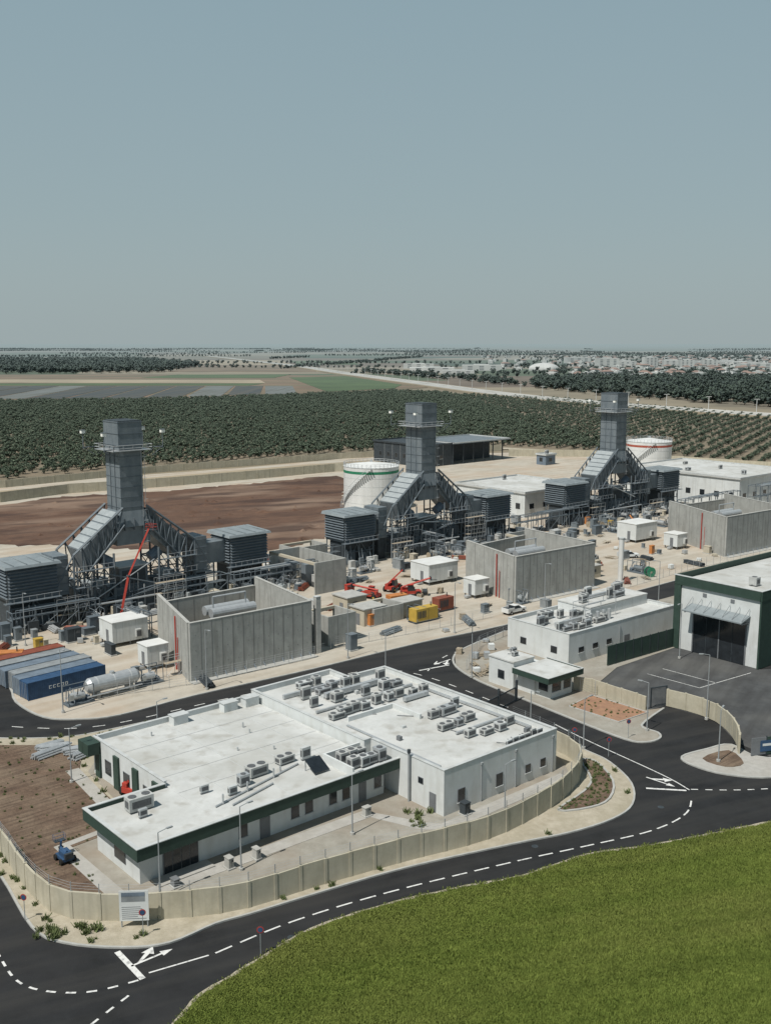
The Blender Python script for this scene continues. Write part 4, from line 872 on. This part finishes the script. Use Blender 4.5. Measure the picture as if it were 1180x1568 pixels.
def free(x,y):
    for cx,cy,r in ((-27,161,15),(31,208,15),(86,256,17),(-50,150,10),(-39,142,5),(-42,166,6),(-35,153,4),(12,211,6),(19,199,4),(67,257,7),(73,247,4),(54,305,18)):
        if (x-cx)**2+(y-cy)**2<r*r: return False
    for cx,cy in ((-49,191),(8.5,246),(66,297)):
        dx,dy=x-cx,y-cy; a=dx*math.cos(th)+dy*math.sin(th); b=-dx*math.sin(th)+dy*math.cos(th)
        if abs(a)<29 and abs(b)<5.3: return False
    return True
cnt=0
while cnt<480:
    x,y=U(-80,110),U(134,320)
    if not inside((x,y),padpoly) or not free(x,y): continue
    dd=-(x+49)*math.sin(th)+(y-191)*math.cos(th)
    if abs(dd+6)>10 and R()<0.70: continue
    a=U(0,180); k=R()
    if k<.34: cabinet(x,y,41+random.choice([0,90]),U(.6,1.4),random.choice(['ac','stack','stack','beige','house','greyc','dark']))
    elif k<.45: skid(x,y,41+random.choice([0,90]),U(.6,1))
    elif k<.60: pipestack(x,y,a,random.choice(['silver','rust','dark','stack']))
    elif k<.80: pallet(x,y,a)
    elif k<.95: planks(x,y,a)
    elif k<.97: drum(x,y,a,'wood',.8)
    else: cabinet(x,y,41,1.1,random.choice(['red','orangep','yellow','blue']))
    cnt+=1
for i in range(16):
    x,y=U(12,21),U(146,168)
    if inside((x,y),bb) and not (x>18 and y<153): random.choice([pallet,pallet,planks])(x,y,U(0,180))
for i in range(6): pipestack(-36-U(0,6),121-U(0,3),U(20,60),'silver')
for i in range(5): cabinet(*[(-15,91.6),(-12.6,93.4),(-19.5,88.2),(-2,102.6),(8.5,103)][i],41,.6,random.choice(['frame','dark','kerb']))
for x,y,a in ((-13.8,91.2,40),(-3.4,98.4,40),(18.4,124,-50),(40.1,117,60),(-44,133.6,-50),(-26,143,-50),(-6,158,-50),(12,172.5,-50),(30,188,-50),(24.6,121,40),(13,148.5,-130),(43,131,180),(47,158,-130),(12.5,101,40),(-20.4,86,40),(-36,111,40),(-28,120,40),(-60,165,-50),(34,127,150),(0,141,40),(52,190,180)):
    lamp(x,y,a,h=6.5 if y<130 else 9)
for x,y in ((-31.5,82.6),(23.6,121.8),(-10.3,77.6),(27.2,118.6),(31,124.6),(-20.6,80.2)): sign(x,y,U(-15,15))
o=O('information_board',(-22.8,81.5,.14),4)
o.box('legs','pole',0,0,0,.1,.1,3.3); o.box('legs','pole',2.2,0,0,2.3,.1,3.3); o.box('panel','white',-.1,-.06,.6,2.4,-.003,3.4); o.box('picture','greyc',.1,-.075,2.4,2.1,-.062,3.25); o.box('picture_sky','bluelt',.1,-.09,2.9,2.1,-.077,3.25)
for i in range(7): o.box('text_lines','frame',.1,-.075,.8+i*.18,U(1.4,2.2),-.062,.84+i*.18)
o.done()
boomlift(-31.2,93,130,'blue',3,z=.2,s=.6); telehandler(-27.6,108.5,60,'red',3,.5)

# ------------------------------------------------------------------ vegetation
def tree_mesh(name,h,r,n,leaf,dark,ls,trunk=.3,seed=1,nc=7):
    rd=random.Random(seed); vs=[];fs=[];mi=[]
    def tube(p1,p2,r1,r2):
        o=len(vs)
        for P,rr in ((p1,r1),(p2,r2)):
            for i in range(5): t=i*2*math.pi/5; vs.append((P[0]+rr*math.cos(t),P[1]+rr*math.sin(t),P[2]))
        for i in range(5): fs.append((o+i,o+(i+1)%5,o+5+(i+1)%5,o+5+i)); mi.append(0)
    tube((0,0,0),(0,0,h*.45),h*.035,h*.022)
    cl=[]
    for k in range(nc):
        a=rd.uniform(0,6.28); q=rd.uniform(.2,.72)*r; z=h*rd.uniform(trunk+.15,.88); c=(q*math.cos(a),q*math.sin(a),z); cl.append((c,rd.uniform(.35,.6)*r)); tube((0,0,h*.35),c,h*.016,h*.006)
    for k in range(n):
        c,cr=cl[k%nc]
        while True:
            d=Vector((rd.uniform(-1,1),rd.uniform(-1,1),rd.uniform(-1,1)))
            if .25<d.length<1: break
        p=Vector(c)+Vector((d.x*cr,d.y*cr,d.z*cr*.8)); p.z=max(p.z,h*trunk*.5)
        nrm=(d.normalized()+Vector((rd.uniform(-.6,.6),rd.uniform(-.6,.6),rd.uniform(-.2,.8)))).normalized()
        a=nrm.cross(Vector((rd.random(),rd.random(),rd.random()))).normalized(); b=nrm.cross(a); s=ls*rd.uniform(.6,1.3)
        o=len(vs)
        for u,v in ((-1,-.6),(.7,-1),(1,.6),(-.6,1)): vs.append(tuple(p+a*u*s+b*v*s))
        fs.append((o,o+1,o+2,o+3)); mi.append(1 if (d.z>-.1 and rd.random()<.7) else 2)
    me=bpy.data.meshes.new(name); me.from_pydata(vs,[],fs)
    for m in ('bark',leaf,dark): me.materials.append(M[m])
    me.polygons.foreach_set('material_index',mi); me.update()
    return me
def scatter(name,part,meshes,pts):
    root=bpy.data.objects.new(name,None); COL.objects.link(root)
    for k,me in enumerate(meshes):
        sub=pts[k::len(meshes)]; vs=[];fs=[]
        for (x,y,z,s) in sub:
            a=U(0,6.28); o=len(vs)
            for i in range(4): t=a+i*math.pi/2; vs.append((x+s*.7071*math.cos(t),y+s*.7071*math.sin(t),z))
            fs.append((o,o+1,o+2,o+3))
        im=bpy.data.meshes.new(part+'_points'); im.from_pydata(vs,[],fs); im.update()
        io=bpy.data.objects.new(part+'_positions',im); COL.objects.link(io); io.parent=root
        io.instance_type='FACES'; io.use_instance_faces_scale=True; io.instance_faces_scale=1; io.show_instancer_for_render=False; io.show_instancer_for_viewport=False
        ch=bpy.data.objects.new(part,me); COL.objects.link(ch); ch.parent=io
    return root
orch=[(-300,366),(-150,366),(-95,414),(-24,462),(56,500),(95,478),(152,420),(230,404),(420,650),(262,690),(155,915),(7,1060),(-100,960),(-220,890),(-420,850),(-520,700)]
g=O('orchard_ground'); g.prism('soil','orchsoil',[(-330,345),(-150,352),(-95,400),(-24,449),(56,488),(93,468),(150,410),(260,385),(440,660),(262,700),(155,925),(7,1080),(-100,975),(-220,905),(-430,865),(-560,700)],0.0,0.3); g.done()
g=O('sandy_track'); g.ribbon('track','verge',[(-330,338),(-150,350),(-95,402),(-24,450),(56,488),(93,467),(150,410),(260,384)],9,.3,.03); g.ribbon('track','ftan',smoothc([(-160,330),(-118,345),(-84,375),(-30,415),(10,440)],5),14,.14,.05); g.done()
pts=[]; a=math.radians(62); ca,sa=math.cos(a),math.sin(a)
for i in range(-20,330):
    for j in range(-130,180):
        u=i*4.3+U(-.4,.4); v=j*6.8+U(-.35,.35); x=u*ca-v*sa; y=u*sa+v*ca
        if y<360 or y>1145 or abs(x)>y*.42+30 or not inside((x,y),orch): continue
        right=x>120-(y-400)*.1
        if R()<(.15 if right else .05): continue
        pts.append((x,y,.3,U(.5,.75) if right else U(.66,1.0)))
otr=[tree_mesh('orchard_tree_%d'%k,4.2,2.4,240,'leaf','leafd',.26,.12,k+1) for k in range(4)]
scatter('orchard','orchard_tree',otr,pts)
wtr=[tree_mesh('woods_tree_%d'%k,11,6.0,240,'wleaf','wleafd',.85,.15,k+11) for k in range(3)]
def fill(poly,n,smin,smax,z=0):
    xs=[p[0] for p in poly]; ys=[p[1] for p in poly]; out=[]
    while len(out)<n:
        x,y=U(min(xs),max(xs)),U(min(ys),max(ys))
        if inside((x,y),poly): out.append((x,y,z,U(smin,smax)))
    return out
wp=fill([(-1100,1640),(-430,1690),(-370,1760),(-410,2300),(-700,2900),(-1500,2900)],3000,.8,1.3)
wood2=[(165,1150),(195,1010),(265,860),(340,760),(700,900),(900,1350),(500,1420),(200,1380)]
wp+=fill(wood2,2300,.6,1.1)
wp+=fill([(90,1380),(160,1180),(150,1400),(80,1500),(-30,1800),(-50,1760)],110,.5,.9)
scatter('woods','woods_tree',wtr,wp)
rp=[]
for i in range(90):
    y0=U(1500,9000); x0=U(-.42,.42)*y0; L=U(200,1100); aa=random.choice([U(-.08,.1),U(-.05,.05),U(-.05,.05),U(1.2,1.7)])
    for k in range(int(L/12)):
        rp.append((x0+math.cos(aa)*k*12+U(-4,4),y0+math.sin(aa)*k*12+U(-4,4),0,U(.4,.9)))
def townx(y): return y*(.09+.34*(R()**.6))
rp+=[p for p in ((townx(y),y,0,U(.35,.8)) for y in [U(1400,5200) for _ in range(1700)]) if not (p[1]<1700 and p[0]<130)]
scatter('distant_trees','distant_tree',wtr,rp)
def weed_mesh(seed,m='weed',n=46,rr=.35,hh=(.15,.6),wd=.06,name='weed'):
    rd=random.Random(seed); vs=[];fs=[]
    for k in range(n):
        a=rd.uniform(0,6.28); r=rd.uniform(0,rr); h=rd.uniform(*hh); o=len(vs); x,y=r*math.cos(a),r*math.sin(a); b=rd.uniform(0,6.28); dx,dy=math.cos(b)*wd,math.sin(b)*wd; lx,ly=rd.uniform(-.6,.6)*h,rd.uniform(-.6,.6)*h
        vs+= [(x-dx,y-dy,0),(x+dx,y+dy,0),(x+lx+dx*.4,y+ly+dy*.4,h),(x+lx-dx*.4,y+ly-dy*.4,h*.9)]; fs.append((o,o+1,o+2,o+3))
    me=bpy.data.meshes.new(name); me.from_pydata(vs,[],fs); me.materials.append(M[m]); me.update(); return me
wm=[weed_mesh(k) for k in range(3)]
vp=[]
for _ in range(6000):
    x,y=U(-60,30),U(78,130)
    if inside((x,y),cA) and not inside((x,y),court) and not inside((x,y),gard):
        if x<-24 and R()<.3 or R()<.05: vp.append((x,y,.14,U(.3,1.0)))
vp+=[(p[0],p[1],.22,U(.15,.5)) for p in fill(gard,170,1,1)]+[(p[0],p[1],.2,U(.2,.6)) for p in fill(bed,130,1,1)]
vp+=[(U(-30,-24),U(79.8,81.8),.14,U(.7,1.4)) for _ in range(14)]
vp+=[(p[0],p[1],.2,U(.2,.45)) for p in fill([(25.5,136),(31,130),(35.8,133.6),(29.5,140.5)],50,1,1)]
vp+=[(U(2.2,5),U(100,104),.17,U(.6,1.4)) for _ in range(10)]
scatter('weeds','weed',wm,vp)
gm=[weed_mesh(k+30,'blade',36,.6,(.05,.2),.035,'grass_tuft') for k in range(4)]
gp=[]
while len(gp)<20000:
    y=U(58,116); x=U(-16,y*.41+2)
    if inside((x,y),field): gp.append((x,y,.09,U(.6,1.25)))
scatter('grass_tufts','grass_tuft',gm,gp)

# ------------------------------------------------------------------ far land: fields, highway, town
f=O('crop_fields')
def fld(m,pts,z): f.prism(m,m,pts,0,z)
fld('fbrown',[(-700,870),(-430,868),(-220,908),(-100,978),(0,1085),(60,1180),(-75,1600),(-420,1650),(-1100,1600)],.3)
for i in range(14):
    x0=-560+i*34; fld(random.choice(['plast','plast','plast2','plast']),[(x0,925+max(0,i-9)*22),(x0+31,925+max(0,i-9)*22),(x0+10,1200),(x0-22,1200)],.5)
fld('fgreen',[(-60,1060),(10,1140),(20,1240),(-60,1560),(-140,1500)],.5); fld('ftan',[(-520,1300),(-150,1290),(-170,1400),(-580,1420)],.5)
fld('fgreen',[(-350,1480),(-160,1480),(-150,1640),(-330,1640)],.52); fld('fgreen',[(-620,1215),(-160,1215),(-150,1275),(-640,1280)],.54)
fld('fbrown',[(-380,1800),(-120,1800),(-190,2300),(-400,2300)],.4); fld('ftan',[(-400,2350),(-210,2350),(-300,3000),(-600,3000)],.4); fld('fgreen',[(-200,2400),(-60,2400),(-100,2900),(-270,2900)],.4)
f.done()
hw=smoothc([(-700,4000),(-217,2293),(-75,1705),(47,1231),(108,999),(160,865),(215,762),(290,670),(500,560)],8)
o=O('highway'); o.ribbon('embankment','ftan',hw,36,0,2.0); o.ribbon('carriageway','farroad',hw,12,2.0,.25,7.5); o.ribbon('carriageway','farroad',hw,12,2.0,.25,-7.5); o.ribbon('barrier','farwhite',hw,.5,2.0,1.1)
for p,a in walk(hw,40): 
    if p.y<2500: o.tube('lighting_columns','farwhite',(p.x,p.y,2),(p.x,p.y,12),.22,4); o.tube('lighting_arms','farwhite',(p.x-2,p.y,12),(p.x+2,p.y,12),.15,4)
o.done()
T=O('town')
def hs(x,y,l,w_,h,rot,red):
    T.cb('walls','farwhite',x,y,0,l,w_,h,rot); c,s=math.cos(math.radians(rot)),math.sin(math.radians(rot))
    tr=lambda a,b,z:(x+a*c-b*s,y+a*s+b*c,z)
    if red:
        e=.6; q=[tr(-l/2-e,-w_/2-e,h),tr(l/2+e,-w_/2-e,h),tr(l/2+e,w_/2+e,h),tr(-l/2-e,w_/2+e,h),tr(-l/4,0,h+2.6),tr(l/4,0,h+2.6)]
        T.raw('roofs','farroof',q,[(0,1,5,4),(1,2,5),(2,3,4,5),(3,0,4),(0,3,2,1)])
    else: T.cb('parapets','farwhite',x,y,h+.01,l*.4,w_*.4,1.5,rot)
    for k in (-.3,0,.3):
        a,b,_=tr(k*l,-w_/2-.06,0)
        z=1.2
        while z<h-1.2: T.cb('windows','farwin',a,b,z,l*.12,.1,1.3,rot); z+=3
for _ in range(480):
    y=1400+ (R()**1.2)*2300; x=townx(y)
    if x<150 and y<1900: continue
    if inside((x,y),wood2): continue
    hs(x,y,U(9,17),U(8,13),U(4,8),U(-30,60),R()<.3)
for px,y,l,w_,h in ((925,2050,45,18,20),(955,2080,35,20,14),(990,2040,26,18,22),(1025,2060,40,18,16),(1045,1980,26,20,18),(660,1750,75,40,9),(640,2050,60,30,9),(1100,2400,120,60,8),(735,1900,70,35,10),(1150,1950,60,30,12),(880,2600,60,30,14),(700,1640,50,20,7),(1080,2000,30,16,18)):
    hs((px-590)/1568*y,y,l,w_,h,U(-5,15),False)
T.done()
o=O('domed_hall',(290,1895,0)); n=24
for k in range(6):
    a0=k*math.pi/12; a1=(k+1)*math.pi/12; o.tube('dome','farwhite',(0,0,3+11*math.sin(a0)),(0,0,3+11*math.sin(a1)),28*math.cos(a0),n,max(.1,28*math.cos(a1)))
o.tube('drum','farwhite',(0,0,0),(0,0,3),28,n); o.done()
